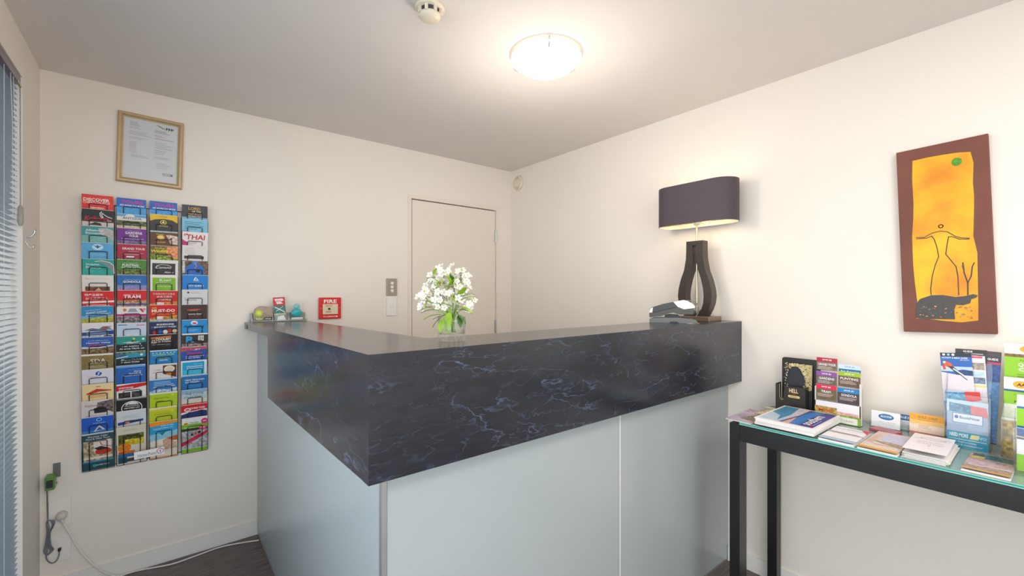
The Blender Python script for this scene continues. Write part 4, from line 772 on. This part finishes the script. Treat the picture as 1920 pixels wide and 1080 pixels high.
mb = MB(); mb.M = Matrix.Translation((0, 0, 0.045)) @ Matrix.Diagonal((1, .28, 0.85, 1)); mb.lathe([(0.001, -.03), (.016, -.026), (.027, -.012), (.030, 0), (.027, .014), (.018, .024), (.001, .028)], 20); mb.build('ornament_body', cy, sp_)
mb = MB(); mb.M = Matrix.Translation((0, 0, 0.083)) @ Matrix.Diagonal((1, .35, .9, 1)); mb.lathe([(0.001, -.018), (.014, -.013), (.019, 0), (.014, .012), (.001, .018)], 18); mb.build('ornament_top', mat('pale_turquoise_resin', '84d0d4', 0.3), sp_)
mb = MB(); mb.box((-0.031, -0.0125, 0.004), (0.031, -0.0118, 0.018)); mb.build('pack_label', M['paper'], sp_)

# ================================================================= CONSOLE TABLE
ct = thing('console_table', 'narrow black console table with green-edged glass top along the right wall', 'table')
X1, X2, YF, YN, TZ = 1.875, 2.300, 0.876, -0.62, 0.841
ls, ld = 0.041, 0.064
for x, ww in ((X1, ld), (X2-0.046, 0.046)):
    for y in (YF-ls, YN):
        simple_box('leg', (x, y, 0), (x+ww, y+ls, TZ), M['black'], ct)
simple_box('rail', (X1+0.002, YN+ls, TZ-0.068), (X1+0.030, YF-ls, TZ), M['black'], ct); simple_box('rail', (X2-0.030, YN+ls, TZ-0.068), (X2-0.002, YF-ls, TZ), M['black'], ct)
simple_box('rail', (X1+ld, YF-ls+0.008, TZ-0.068), (X2-0.046, YF-0.006, TZ), M['black'], ct); simple_box('rail', (X1+ld, YN+0.006, TZ-0.068), (X2-0.046, YN+ls-0.008, TZ), M['black'], ct)
GZ = 0.851
mb = MB(); a, b = (X1+0.0, YN+0.0, TZ+0.0003), (X2+0.008, YF-ls+0.002, GZ)
x0, y0, z0 = a; x1, y1, z1 = b
v8 = [(x0,y0,z0),(x1,y0,z0),(x1,y1,z0),(x0,y1,z0),(x0,y0,z1),(x1,y0,z1),(x1,y1,z1),(x0,y1,z1)]
mb.add(v8, [(4,5,6,7),(0,3,2,1)], 0)
zm1, zm2 = z0+0.003, z1-0.0022
def band(za, zb_, mi):
    v = [(x0,y0,za),(x1,y0,za),(x1,y1,za),(x0,y1,za),(x0,y0,zb_),(x1,y0,zb_),(x1,y1,zb_),(x0,y1,zb_)]
    mb.add(v, [(0,1,5,4),(1,2,6,5),(2,3,7,6),(3,0,4,7)], mi)
band(z0, zm1, 2); band(zm1, zm2, 1); band(zm2, z1, 2)
mb.build('glass_top', [M['tableglass'], M['glassedge'], M['glassarris']], ct)

# ---- flat print on the table; local x runs away from the wall side: sheets lie face up
def sheet(name, label, cat, cx, cy, w, d, bg, draw, rz=0.0, n=1, t=0.0012, z=GZ+0.0003, busy=0, curl=0.0, group=None, jitter=0.003, tops_col=W):
    """pile of n sheets, w along world Y (picture left to right), d along world X (towards the wall)"""
    mb = MB()
    for i in range(n):
        j = jitter if n > 1 else 0
        mb.M = Matrix.Translation((random.uniform(-j, j), random.uniform(-j, j), i*t)) @ Matrix.Rotation(random.uniform(-j, j)*4, 4, 'Z')
        mb.box((-w/2, -d/2, 0), (w/2, d/2, t*0.9), 1)
    h = n*t - t*0.1
    cv = Cv(mb, (-w/2, d/2, h), (1, 0, 0), (0, -1, 0), w/100, 0, 0.00008)
    cv.rect(0, 0, 100, d/w*100, bg, busy); draw(cv)
    o = mb.build(name, [M['print'], M['paper']], None, (cx, cy, z), (0, 0, R(-90)+rz)); return tag(o, label, cat, group)
FG = 'flat leaflets fanned on the table end'
# fan of leaflets at the far end
sheet('leaflet', 'lilac leaflet jutting out over the far table corner', 'leaflet', 1.995, 0.842, 0.10, 0.23, 'c8b8cc', S(('r',0,0,100,60,'b8a0b4',.5),('n',12,90,80,8,10,3,'a898b0')), 0.0, 2, group=FG)
sheet('leaflet', 'leaflet with pale green and grey photo behind the lilac one', 'leaflet', 2.12, 0.805, 0.10, 0.21, '9cb08c', S(('r',0,60,100,210,'a8a4a8',.6),('r',0,0,100,30,'c8dcb8')), R(6), 1, z=GZ+0.0030, group=FG, busy=.3)
sheet('leaflet', 'leaflet with red patch and brown photo partly under the magazines', 'leaflet', 2.01, 0.782, 0.10, 0.21, '7c6a60', S(('p',[(0,60),(60,40),(100,60),(100,100),(30,110)],'a83c3c'),('r',0,110,100,210,'8c7868',.8)), R(-14), 1, z=GZ+0.0045, group=FG, busy=.7)
sheet('leaflet', 'tan striped leaflet between the magazines and the dark menu holder', 'leaflet', 2.135, 0.785, 0.09, 0.19, 'd8c8a8', S(('l',[(20,40),(80,90)],6,'f0ece4'),('l',[(20,90),(80,40)],6,'8c6a4c')), R(-10), 1, z=GZ+0.0060, group=FG, busy=.7)
# magazines
def magcover(c):
    c.rect(4, 4, 96, 136, '2c74b0'); c.poly([(4,4),(30,4),(42,60),(36,100),(4,136)], '3f88b0', .12); c.poly([(4,70),(26,90),(36,136),(4,136)], 'b4c8d8', .1)
    c.poly([(30,4),(54,4),(50,60),(40,136),(34,136),(38,70)], 'c8c8d0', .25); c.poly([(50,4),(60,4),(56,70),(52,136),(44,136),(50,60)], '5c6480', .3)
    c.poly([(54,40),(62,4),(72,60),(66,136),(54,136)], '3c7cc8', .1); c.poly([(46,136),(52,80),(58,136)], 'e0a89c'); c.poly([(78,4),(96,4),(96,136),(74,136),(72,60)], '2c3890')
MG = 'magazines in the stack at the table\'s far end'
for i in range(6):
    z = GZ+0.0085 + i*0.0043; dx = random.uniform(-.003, .004); dy = random.uniform(-.004, .004)
    mb = MB(); mb.box((-0.103, -0.148, 0), (0.103, 0.148, 0.0040), 1)
    mb.box((-0.1032, -0.1482, 0.0040), (0.1032, 0.1482, 0.0042), 0, (*lin('ece6e4'), 0)); mb.box((-0.1034, -0.1482, 0), (-0.1028, 0.1482, 0.0042), 0, (*lin('e4d8d4'), .2))
    if i == 5:
        cv = Cv(mb, (-0.103, 0.148, 0.0042), (1, 0, 0), (0, -1, 0), 0.00206, 0, 0.00008); magcover(cv)
        cv2 = Cv(mb, (0.103, 0.148, 0.0046), (0, -1, 0), (-1, 0, 0), -0.00206, 0, 0.00008)
        cv3 = Cv(mb, (0.103-0.012, -0.148, 0.0058), (0, 1, 0), (1, 0, 0), 0.00206, 0, 0.00008); cv3.o = Vector((0.060, -0.148, 0.0058))
        cv3.text('southern', 62, 0, 84, 17, W, .04); cv3.text('Canterbury & South', 42, 13, 52, 5, 'b8c4f0', .02); cv3.ell(20, 12, 5, 3, 'd82838')
    lab = ['glossy magazine with a blue swirl cover, topmost of the stack'] if i == 5 else ['white-edged magazine, ' + ('lowest', 'second from the bottom', 'third from the bottom', 'fourth from the bottom', 'next to the top')[i] + ' of the stack of six']
    o = mb.build('magazine', [M['print'], M['paper']], None, (2.022+dx if i < 5 else 2.022, 0.672+dy if i < 5 else 0.672, z), (0, 0, R(-90)+random.uniform(-.02, .02)))
    tag(o, lab[0], 'magazine', MG)
# notepad and pen
sheet('notepad', 'white notepad with blue lines and a red corner', 'notepad', 1.982, 0.504, 0.106, 0.205, 'eceaec', S(('r',4,28,96,31,'5c7cc0'),('t','BOOKING FORM',62,19,50,6,'4c6c7c',.02),('p',[(74,0),(100,0),(100,48)],'cc2c34'),('p',[(0,172),(100,168),(100,193),(0,193)],'a8c4dc'),('r',0,168,100,171,'3c5ca8')), R(-1), 4, 0.0016, jitter=.0008)
pn = thing('ballpoint_pen', 'slim silver ballpoint pen lying on the notepad', 'pen', (1.985, 0.503, GZ+0.0115), R(-92))
mb = MB(); mb.tube([(-0.055, 0, 0), (-0.05, 0, 0), (0.03, 0, 0), (0.045, 0, 0), (0.056, 0, 0)], [0.003, 0.004, 0.0045, 0.003, 0.001], 10); mb.build('barrel', mat('pink_silver', 'a89c9c', 0.25, metal=0.7), pn)
mb = MB(); mb.box((-0.052, -0.001, 0.004), (-0.016, 0.001, 0.0055)); mb.build('clip', M['chrome'], pn)
# leaflet stack with pink pattern
sheet('leaflet_pile', 'pile of beige and lilac leaflets with an orange edge', 'leaflets', 2.008, 0.388, 0.106, 0.262, 'd8c8bc', S(('r',30,20,100,130,'c4c4d8',.15),('n',4,40,28,12,11,4,'e8b8a8'),('p',[(20,140),(60,130),(100,142),(100,170),(50,160)],'a89480',.4),('l',[(30,180),(98,172)],5,'e0b898'),('r',0,226,100,247,'d89c24')), R(-1), 4, 0.0013, busy=.15, jitter=.001)
# papers with a clipped drawing
sheet('paper_pile', 'untidy pile of white printed sheets with an oval logo', 'papers', 2.02, 0.275, 0.105, 0.235, 'e8e4e8', lambda c: (circ(c, 52, 50, 1, 'e8e4e8', 1), c.line([(52+30*math.cos(a*math.pi/9), 52+12*math.sin(a*math.pi/9)) for a in range(19)], 2.5, '8c8c90'), c.line([(10, 62), (26, 62)], 2, '8c8c90'), c.line([(78, 44), (94, 44)], 2, '8c8c90'), c.text('TRACKS AND', 50, 96, 60, 10, 'b8b4bc', 0), c.text('TRAILS MAP', 50, 120, 66, 12, 'b8b4bc', 0), c.text('i', 52, 146, 4, 12, 'b0a8b0', 0)), R(1), 11, 0.0014, jitter=.006)
# brown leaflet near the edge
sheet('leaflet_pile', 'pile of brown and mauve photo leaflets at the near table edge', 'leaflets', 1.995, 0.140, 0.100, 0.215, 'a8948c', S(('r',6,10,96,70,'3c6a74',.7),('r',0,100,100,150,'c0a8b0',.3),('e',20,60,16,14,'c8b43c',.4),('l',[(10,160),(92,150)],6,'e4d4d0'),('r',0,196,100,215,'c89a54')), R(-1), 4, 0.0015, busy=.5, jitter=.001)

# ---- dark menu holder
mh = thing('menu_holder', 'dark brown card holder with rounded back and front pocket', 'holder', (2.262, 0.738, GZ+0.0003), R(-90))
def rrect(w, h, r, n=6, zb=0):
    pts = [(-w/2, zb), (w/2, zb)]
    for i in range(n+1): t = math.pi/2*i/n; pts.append((w/2-r+r*math.cos(t), h-r+r*math.sin(t)))
    for i in range(n+1): t = math.pi/2+math.pi/2*i/n; pts.append((-w/2+r+r*math.cos(t), h-r+r*math.sin(t)))
    return pts
mb = MB(); mb.prism(rrect(0.152, 0.238, 0.012), 1, -0.004, 0); mb.build('back_panel', M['darkcard'], mh)
px0, px1, pd, ph_ = -0.082, 0.036, -0.062, 0.118
mb = MB(); mb.prism([(px0, 0), (px1, 0), (px1, ph_), (px0+0.036, ph_-0.004), (px0+0.032, ph_-0.055), (px0+0.022, ph_-0.062), (px0+0.016, ph_-0.055), (px0+0.014, ph_), (px0, ph_+0.004)], 1, pd, pd+0.003); mb.build('front_pocket', M['darkcard'], mh)
simple_box('pocket_side', (px0, pd+0.003, 0), (px0+0.003, -0.004, ph_+0.004), M['darkcard'], mh); simple_box('pocket_side', (px1-0.003, pd+0.003, 0), (px1, -0.004, ph_), M['darkcard'], mh)
mb = MB(); cv = Cv(mb, (px0, pd-0.0003, ph_), (1, 0, 0), (0, 0, -1), (px1-px0)/100)
cv.line([(14,-4),(15,48),(20,56),(27,52)], 1.6, 'b8a468'); mb.build('gold_line', M['print'], mh); mb = MB(); cv = Cv(mb, (px0, pd-0.0003, ph_), (1, 0, 0), (0, 0, -1), (px1-px0)/100)
cv.text('HELL', 62, 16, 30, 15, 'e8d49c', .05); cv.rect(58, 26, 68, 30, 'a82420'); cv.ell(48, 38, 5, 4.5, 'dcc484'); cv.ell(78, 38, 5, 4.5, 'dcc484'); cv.rect(48, 33.5, 78, 42.5, 'dcc484'); cv.text('PIZZA', 63, 38, 22, 5, '5c4c20', .03)
mb.build('pocket_print', M['print'], mh)
mn = MB(); mn.prism([(-0.060, 0), (0.050, 0), (0.050, 0.212), (-0.060, 0.216)], 1, -0.003, 0, 0, (*lin('23262c'), 0))
cv = Cv(mn, (-0.060, -0.0032, 0.216), (1, 0, 0), (0, 0, -1), 0.0011)
cv.poly([(14,6),(98,4),(98,104),(88,108),(78,98),(76,74),(70,52),(62,38),(58,24),(44,16),(26,18),(14,26)], 'd4c48c', .3)
for _ in range(620):
    u = random.uniform(2, 98); v = random.uniform(2, 108)
    inside = ((u-42)/33)**2 + ((v-70)/52)**2 < 1
    if inside or (u < 16 and v > 80 and random.random() < .4): continue
    if u > 20 and v > 98 and u < 74: continue
    r_ = random.uniform(0.8, 2.2); cv.ell(u, v, r_, r_*random.uniform(.5, 1.3), random.choice(('d8c888', 'e8dcac', 'f0e4bc', '6c5c30', '2c2a20')) , 0, 6)
o = mn.build('menu', M['print'], None, (2.238, 0.738, GZ+0.0035), (R(-4.2), 0, R(-90))); tag(o, 'dark menu with gold lacework pattern standing in the dark holder', 'menu')

# ---- coupon stand
cs_ = thing('coupon_stand', 'white card display stand with six pockets of discount coupons', 'display stand', (2.205, 0.580, GZ+0.0003), R(-90))
mb = MB(); mb.box((-0.078, -0.004, 0), (0.078, 0, 0.150), 0, (*lin('ece8e8'), 0)); mb.box((-0.078, -0.030, 0), (-0.075, 0, 0.14), 0, (*lin('dcd8d4'), 0)); mb.box((0.075, -0.030, 0), (0.078, 0, 0.17), 0, (*lin('e8e4e0'), 0)); mb.box((-0.078, -0.030, 0), (0.078, 0, 0.002), 0, (*lin('dcd8d4'), 0)); mb.box((-0.078, -0.030, 0), (0.078, -0.027, 0.082), 0, (*lin('ece8ea'), 0))
cv = Cv(mb, (-0.078, -0.0301, 0.082), (1, 0, 0), (0, 0, -1), 0.00156)
cv.rect(0, 14, 50, 36, 'b8984c', .6); cv.text('MAP', 24, 24, 30, 8, 'd84c2c', .03); cv.rect(50, 22, 96, 34, 'd8b0a8', .3); cv.rect(0, 30, 100, 51, '86b02c', .3); cv.rect(52, 34, 94, 50, 'e8e4dc'); cv.text('Tickets', 72, 42, 26, 5, '8c8c7c', 0); cv.text('FREE', 84, 30, 16, 4, '8c4c4c')
mb.build('stand_body', M['print'], cs_)
cg = 'discount coupons in the white display stand'
def coupon(lab, x, ztop, yoff, bar, txt, title, tcol, bodycol, h=0.052, tw=60):
    mb = MB(); w = 0.074; mb.box((-w/2, -0.0025, 0), (w/2, 0, h), 1)
    cv = Cv(mb, (-w/2, -0.0025, h), (1, 0, 0), (0, 0, -1), w/100)
    cv.rect(0, 0, 100, h/w*100, bodycol, .3); cv.rect(0, 0, 100, 24, bar); cv.text(txt, 50, 12, 44, 9, W if bar != 'c8dcec' else '7090b0', .05); cv.text(title, 50, 38, tw, 13, W, .03); cv.lines(8, 51, 92, 3, 6, 2.4, 'c8b8a8')
    a = cs_.location; o = mb.build('coupon', [M['print'], M['paper']], None, (a.x + yoff, a.y - x, ztop - h), (0, 0, R(-90))); tag(o, lab, 'coupon', cg)
coupon('coupon with crimson SAVE bar titled GRAND TOUR, top left pocket', -0.040, 1.112, -0.008, 'b4263c', 'SAVE $8', 'GRAND TOUR', W, '7c6a60', tw=84)
coupon('coupon with purple SAVE bar titled GARDENS', -0.040, 1.054, -0.014, '8c4c9c', 'SAVE $3', 'GARDENS', W, '6c5f58', .058, 74)
coupon('coupon with red-pink SAVE bar titled TRAM, lower left pocket', -0.040, 1.000, -0.020, 'd81c44', 'SAVE $2', 'TRAM', W, '6c5c40', .062, 46)
coupon('coupon with pale blue SAVE bar, top right pocket', 0.038, 1.092, -0.008, 'c8dcec', 'SAVE $3', 'Art Amazing', W, '1c6c98', .040, 84)
coupon('coupon with lime SAVE bar titled PUNTING', 0.038, 1.064, -0.014, '9cbc24', 'SAVE $1', 'PUNTING', W, '6c5040', .062, 80)
coupon('coupon with blue SAVE bar titled GONDOLA, lower right pocket', 0.038, 0.997, -0.020, '1c80bc', 'SAVE $1', 'GONDOLA', W, '4c3c44', .062, 70)

# ---- card holders
def cardholder(lab, x, y, w, h):
    o = thing('card_holder', lab, 'card holder', (x, y, GZ+0.0003), R(-90))
    mb = MB(); mb.box((-w/2-0.003, -0.022, 0), (w/2+0.003, -0.020, h*0.45)); mb.box((-w/2-0.003, -0.002, 0), (w/2+0.003, 0, h*0.8)); mb.box((-w/2-0.003, -0.022, 0), (w/2+0.003, 0, 0.002))
    for s_ in (-1, 1): mb.box((s_*(w/2+0.003)-0.001, -0.022, 0), (s_*(w/2+0.003)+0.001, 0, h*0.45))
    mb.build('acrylic_shell', M['acrylic'], o)
def cards(lab, x, y, w, h, bg, draw, t=0.008):
    mb = MB(); mb.box((-w/2, -t, 0), (w/2, 0, h), 1); cv = Cv(mb, (-w/2, -t, h), (1, 0, 0), (0, 0, -1), w/100); cv.rect(0, 0, 100, h/w*100, bg); draw(cv)
    tag(mb.build('card_pack', [M['print'], M['paper']], None, (x, y, GZ+0.0035), (R(-5), 0, R(-90))), lab, 'cards')
cardholder('clear card holder with a white taxi card left of the orange card', 2.245, 0.436, 0.090, 0.055)
cards('white cards with a blue oval logo in a clear holder', 2.237, 0.436, 0.088, 0.062, 'eeecee', S(('e',52,22,27,13,'1b5c94'),('e',52,21,23,9,'2f7cac'),('t','BLUE STAR',52,21,38,8,W,.04,.3),('t','CALL 379 9799',56,46,58,5,'8cacd0',.01),('t','0800 FREE',58,55,40,4,'b0c4dc')))
cardholder('small clear card holder squeezed behind the orange cards', 2.275, 0.382, 0.052, 0.055)
cards('small white cards with a blue header between the two larger card packs', 2.266, 0.377, 0.050, 0.058, 'e6eaee', S(('r',0,0,100,44,'1b5c94'),('t','BLUE STAR',50,22,84,18,W,.05,.3),('n',20,60,90,4,12,3,'b0bcc8')))
cardholder('clear card holder with orange-topped cards', 2.225, 0.314, 0.096, 0.07)
cards('white cards with an orange header beside the tall ski leaflets', 2.217, 0.314, 0.095, 0.080, 'f2d8c0', S(('r',0,0,100,24,'f2a21c'),('r',0,24,100,40,'f4c070'),('t','GOLD CARD',52,12,56,9,'8c641c',.04,.3),('t','Member discounts',50,22,46,4,'9c741c'),('n',26,42,66,3,5,2,'d0a890'),('r',0,70,100,84,'c87868',.3)))
mb = MB(); mb.bbox((-0.042, -0.028, 0), (0.042, 0.028, 0.010), 0.003); cv = Cv(mb, (-0.040, 0.026, 0.0101), (1, 0, 0), (0, -1, 0), 0.0008); 
wl = mb.build('flat_wallet', mat('dull_red_vinyl', 'a8505c', 0.3), None, (2.175, 0.425, GZ+0.0004), (0, 0, R(-108))); tag(wl, 'flat dull red wallet lying in front of the white cards', 'wallet')

# ---- tall acrylic holders
def tall_holder(name, lab, x, y, w, d, hback, hfront):
    o = thing(name, lab, 'brochure holder', (x, y, GZ+0.0003), R(-90)); t = 0.002
    for nm, a, b in (('back_sheet', (-w/2, -t, 0), (w/2, 0, hback)), ('front_sheet', (-w/2, -d, 0), (w/2, -d+t, hfront)), ('base_sheet', (-w/2, -d, 0), (w/2, 0, t))):
        simple_box(nm, a, b, M['acrylic'], o)
    for s_ in (-1, 1):
        mb = MB(); mb.prism([(-d+t, 0), (-t, 0), (-t, hback*0.92), (-d*0.55, hfront*1.05), (-d+t, hfront*0.98)], 0, s_*w/2 - 0.001, s_*w/2 + 0.001); mb.build('side_sheet', M['acrylic_edge'], o)
    mb = MB(); mb.tube([(-w/2, -d, hfront), (w/2, -d, hfront)], 0.0012, 5); mb.build('lip', M['acrylic_edge'], o)
    return o
tall_holder('leaflet_holder', 'tall clear leaflet holder with ski and booking leaflets', 2.230, 0.205, 0.108, 0.075, 0.29, 0.185)
def std(lab, x, y, z, w, h, bg, draw, roll=0, lean=-4, name='leaflet', t=0.002, grp=None, cat='leaflet'):
    mb = MB(); mb.box((-w/2, -t, 0), (w/2, 0, h), 1); cv = Cv(mb, (-w/2, -t, h), (1, 0, 0), (0, 0, -1), w/100); cv.rect(0, 0, 100, h/w*100, bg); draw(cv)
    o = mb.build(name, [M['print'], M['paper']], None, (x, y, z), (R(lean), R(roll), R(-90))); return tag(o, lab, cat, grp)
LG = 'leaflets in the tall clear holder'
def ski(c):
    c.rect(0, 0, 100, 16, '1c2024'); [c.ell(12+k*15, 8, 5, 5, ('d8dcdc', '8cc0d8', 'e4e4e4')[k]) for k in range(3)]
    c.rect(0, 16, 100, 90, '2460b0'); c.rect(0, 60, 100, 82, 'b8cce0', .1); c.poly([(40,80),(70,72),(100,76),(100,100),(50,98)], '1f3f74', .3)
    c.poly([(0,86),(50,96),(100,98),(100,215),(0,215)], 'dfd6dc', .05); c.text('ACTIVITY & MENU GUIDE', 46, 22, 82, 7, W, .05); c.text('MT HUTT', 78, 31, 28, 4, W, .03)
    c.poly([(6,44),(20,38),(34,46),(40,60),(28,66),(12,58)], 'd85c24', .2); c.poly([(4,56),(12,52),(16,74),(8,76)], 'c04c20'); c.poly([(22,60),(38,58),(56,80),(44,84)], '3c2c2c', .2); c.line([(40,70),(84,110)], 5, 'd8d8d8'); c.line([(50,84),(80,116)], 3, '40444c'); c.ell(12, 42, 5, 5, 'e0dcd8')
std('dark-edged leaflet, rearmost and rightmost in the tall clear holder', 2.224, 0.178, 0.87, 0.074, 0.315, '3c3440', S(('r',0,0,100,24,'463c40'),('t','GUIDE',74,36,34,10,W,.04),('r',0,50,100,60,'b8405c'),('r',0,62,100,140,'34508c',.4),('r',0,140,100,420,'5c8cc0',.3)), 2, grp=LG)
std('dark-headed guide behind the ski leaflet', 2.219, 0.200, 0.87, 0.078, 0.317, '2f2a2c', S(('t','GUIDE',40,10,30,8,W,.04),('n',30,18,90,2,8,3,'c8c4c0')), -0.5, grp=LG)
std('white leaflet with pink header leaning right of the ski leaflet', 2.214, 0.183, 0.87, 0.060, 0.296, 'ecdfe4', S(('r',10,2,90,14,'d84c6c'),('r',40,40,96,80,'9c8c7c',.7),('r',20,90,96,120,'b8d4e0',.2),('r',20,124,96,160,'788ca8',.5),('r',20,170,96,180,'e8dc60')), -3, grp=LG)
std('ski leaflet with a skier in orange on a blue sky', 2.208, 0.222, 0.91, 0.080, 0.262, '2460b0', ski, -4, grp=LG)
std('booking leaflet with blue city photo and red flag', 2.190, 0.210, 0.90, 0.086, 0.142, 'b4cad8', S(('p',[(0,8),(60,4),(60,46),(0,56)],'4c9cc8',.6),('p',[(52,2),(96,-2),(100,30),(84,36),(58,44)],'dc2c28',.1),('p',[(8,60),(50,54),(84,42),(90,56),(60,84),(16,92)],'e0e4ec'),('t','BookNow',52,62,52,10,'304868',.03,.2),('r',0,100,100,165,'c4d4dc',.1)), -3, grp=LG)
std('large card printed NEED MORE behind the clear front of the leaflet holder', 2.166, 0.205, 0.8545, 0.100, 0.160, 'a4b4cc', S(('r',0,0,100,40,'c4d8e4',.1),('p',[(6,10),(60,14),(60,44),(6,40)],'5c8cb0',.5),('p',[(58,14),(96,16),(100,50),(60,44)],'dc7478',.1),('r',14,44,88,78,'5c6ca8'),('r',16,46,86,76,'e0e6f2'),('t','BookNow',56,58,48,10,'34486c',.04),('e',24,58,5,6,'5060b4'),('r',0,108,100,165,'1f96b8'),('t','NEED MORE',30,120,46,13,W,.05),('p',[(60,113),(80,113),(76,128),(56,128)],'f0dc8c'),('t','INFO?',86,121,20,10,'b8e4f0'),('l',[(4,134),(96,134)],1.6,W),('t','freephone bookings',50,143,44,5,W),('t','www & www.booknow',52,152,70,5,W)), 0, 0, t=0.0015, grp=LG)
tall_holder('leaflet_holder', 'tall clear holder of lime green travel guides at the right picture edge', 2.235, 0.030, 0.185, 0.13, 0.22, 0.14)
tall_holder('leaflet_holder', 'low clear holder nearest the table edge holding one lime guide', 2.045, 0.036, 0.108, 0.085, 0.20, 0.14)
AG = 'lime green travel guides at the near end of the table'
def aag(big, second):
    def f(c):
        c.rect(0, 0, 100, 26, 'f0ece8'); c.ell(44, 13, 18, 10, 'f0a81c'); c.text('AA', 44, 13, 20, 10, '2c2418', .08, .2)
        c.rect(0, 26, 100, 34, '7c5c34', .8); c.rect(0, 34, 100, 90, '8cc414'); c.text('AA Traveller', 48, 42, 44, 4, '4c6c14'); c.text(big, 54, 54, 60, 11, W, .05); c.text(second, 54, 67, 60, 11, W, .05); c.lines(22, 78, 80, 3, 5, 2, '5c8414'); c.rect(0, 90, 100, 98, '38342c', .8); c.rect(0, 98, 100, 240, 'ece8e4', .05)
    return f
std('lime guide with an oval yellow badge, tallest at the near table end', 2.224, 0.059, 0.856, 0.128, 0.360, '8cc414', aag('Queenstown', 'Otago'), 0, -2, t=0.005, grp=AG, name='travel_guide', cat='guide book')
def aag2(c):
    c.rect(0, 0, 100, 36, 'f0ece8'); c.ell(34, 20, 16, 11, 'f0a81c'); c.text('AA', 34, 20, 18, 9, '2c2418', .08, .2); c.text('Traveller', 80, 20, 44, 10, '3c3c3c', .02); c.rect(0, 36, 100, 42, '2c5c84'); c.rect(0, 42, 100, 80, '8cc414'); c.text('Canterbury', 45, 52, 50, 7, '4c7414', .02); c.text('FREE', 36, 72, 30, 7, '34501c', .05); c.rect(0, 80, 100, 130, 'd8dcc8', .3); c.rect(0, 130, 100, 250, 'b09448', .6)
std('white and lime guide with countryside photo, second from the back', 2.205, 0.068, 0.856, 0.110, 0.250, 'ece8e4', aag2, 0, -2, t=0.004, grp=AG, name='travel_guide', cat='guide book')
def aag3(c):
    c.rect(0, 0, 100, 34, 'f0ece8'); c.ell(40, 18, 24, 12, 'f0a81c'); c.text('AA', 40, 18, 26, 10, '2c2418', .08, .2); c.rect(0, 34, 100, 40, '1c6c9c'); c.rect(0, 40, 100, 92, '8cc414'); c.text('South Island', 50, 52, 70, 8, '3c5c14', .02); c.rect(0, 92, 100, 132, '1c4484', .2); c.line([(0, 98), (60, 102), (100, 112)], 3, '6cc0dc'); c.line([(0, 124), (100, 130)], 3, 'e0c43c'); c.rect(0, 132, 100, 176, 'e4dfe2'); c.rect(0, 176, 100, 220, '8cc414')
std('lime guide with a navy wave band, nearest the table edge', 2.010, 0.036, 0.856, 0.100, 0.225, '8cc414', aag3, 0, -2, t=0.004, grp=AG, name='travel_guide', cat='guide book')
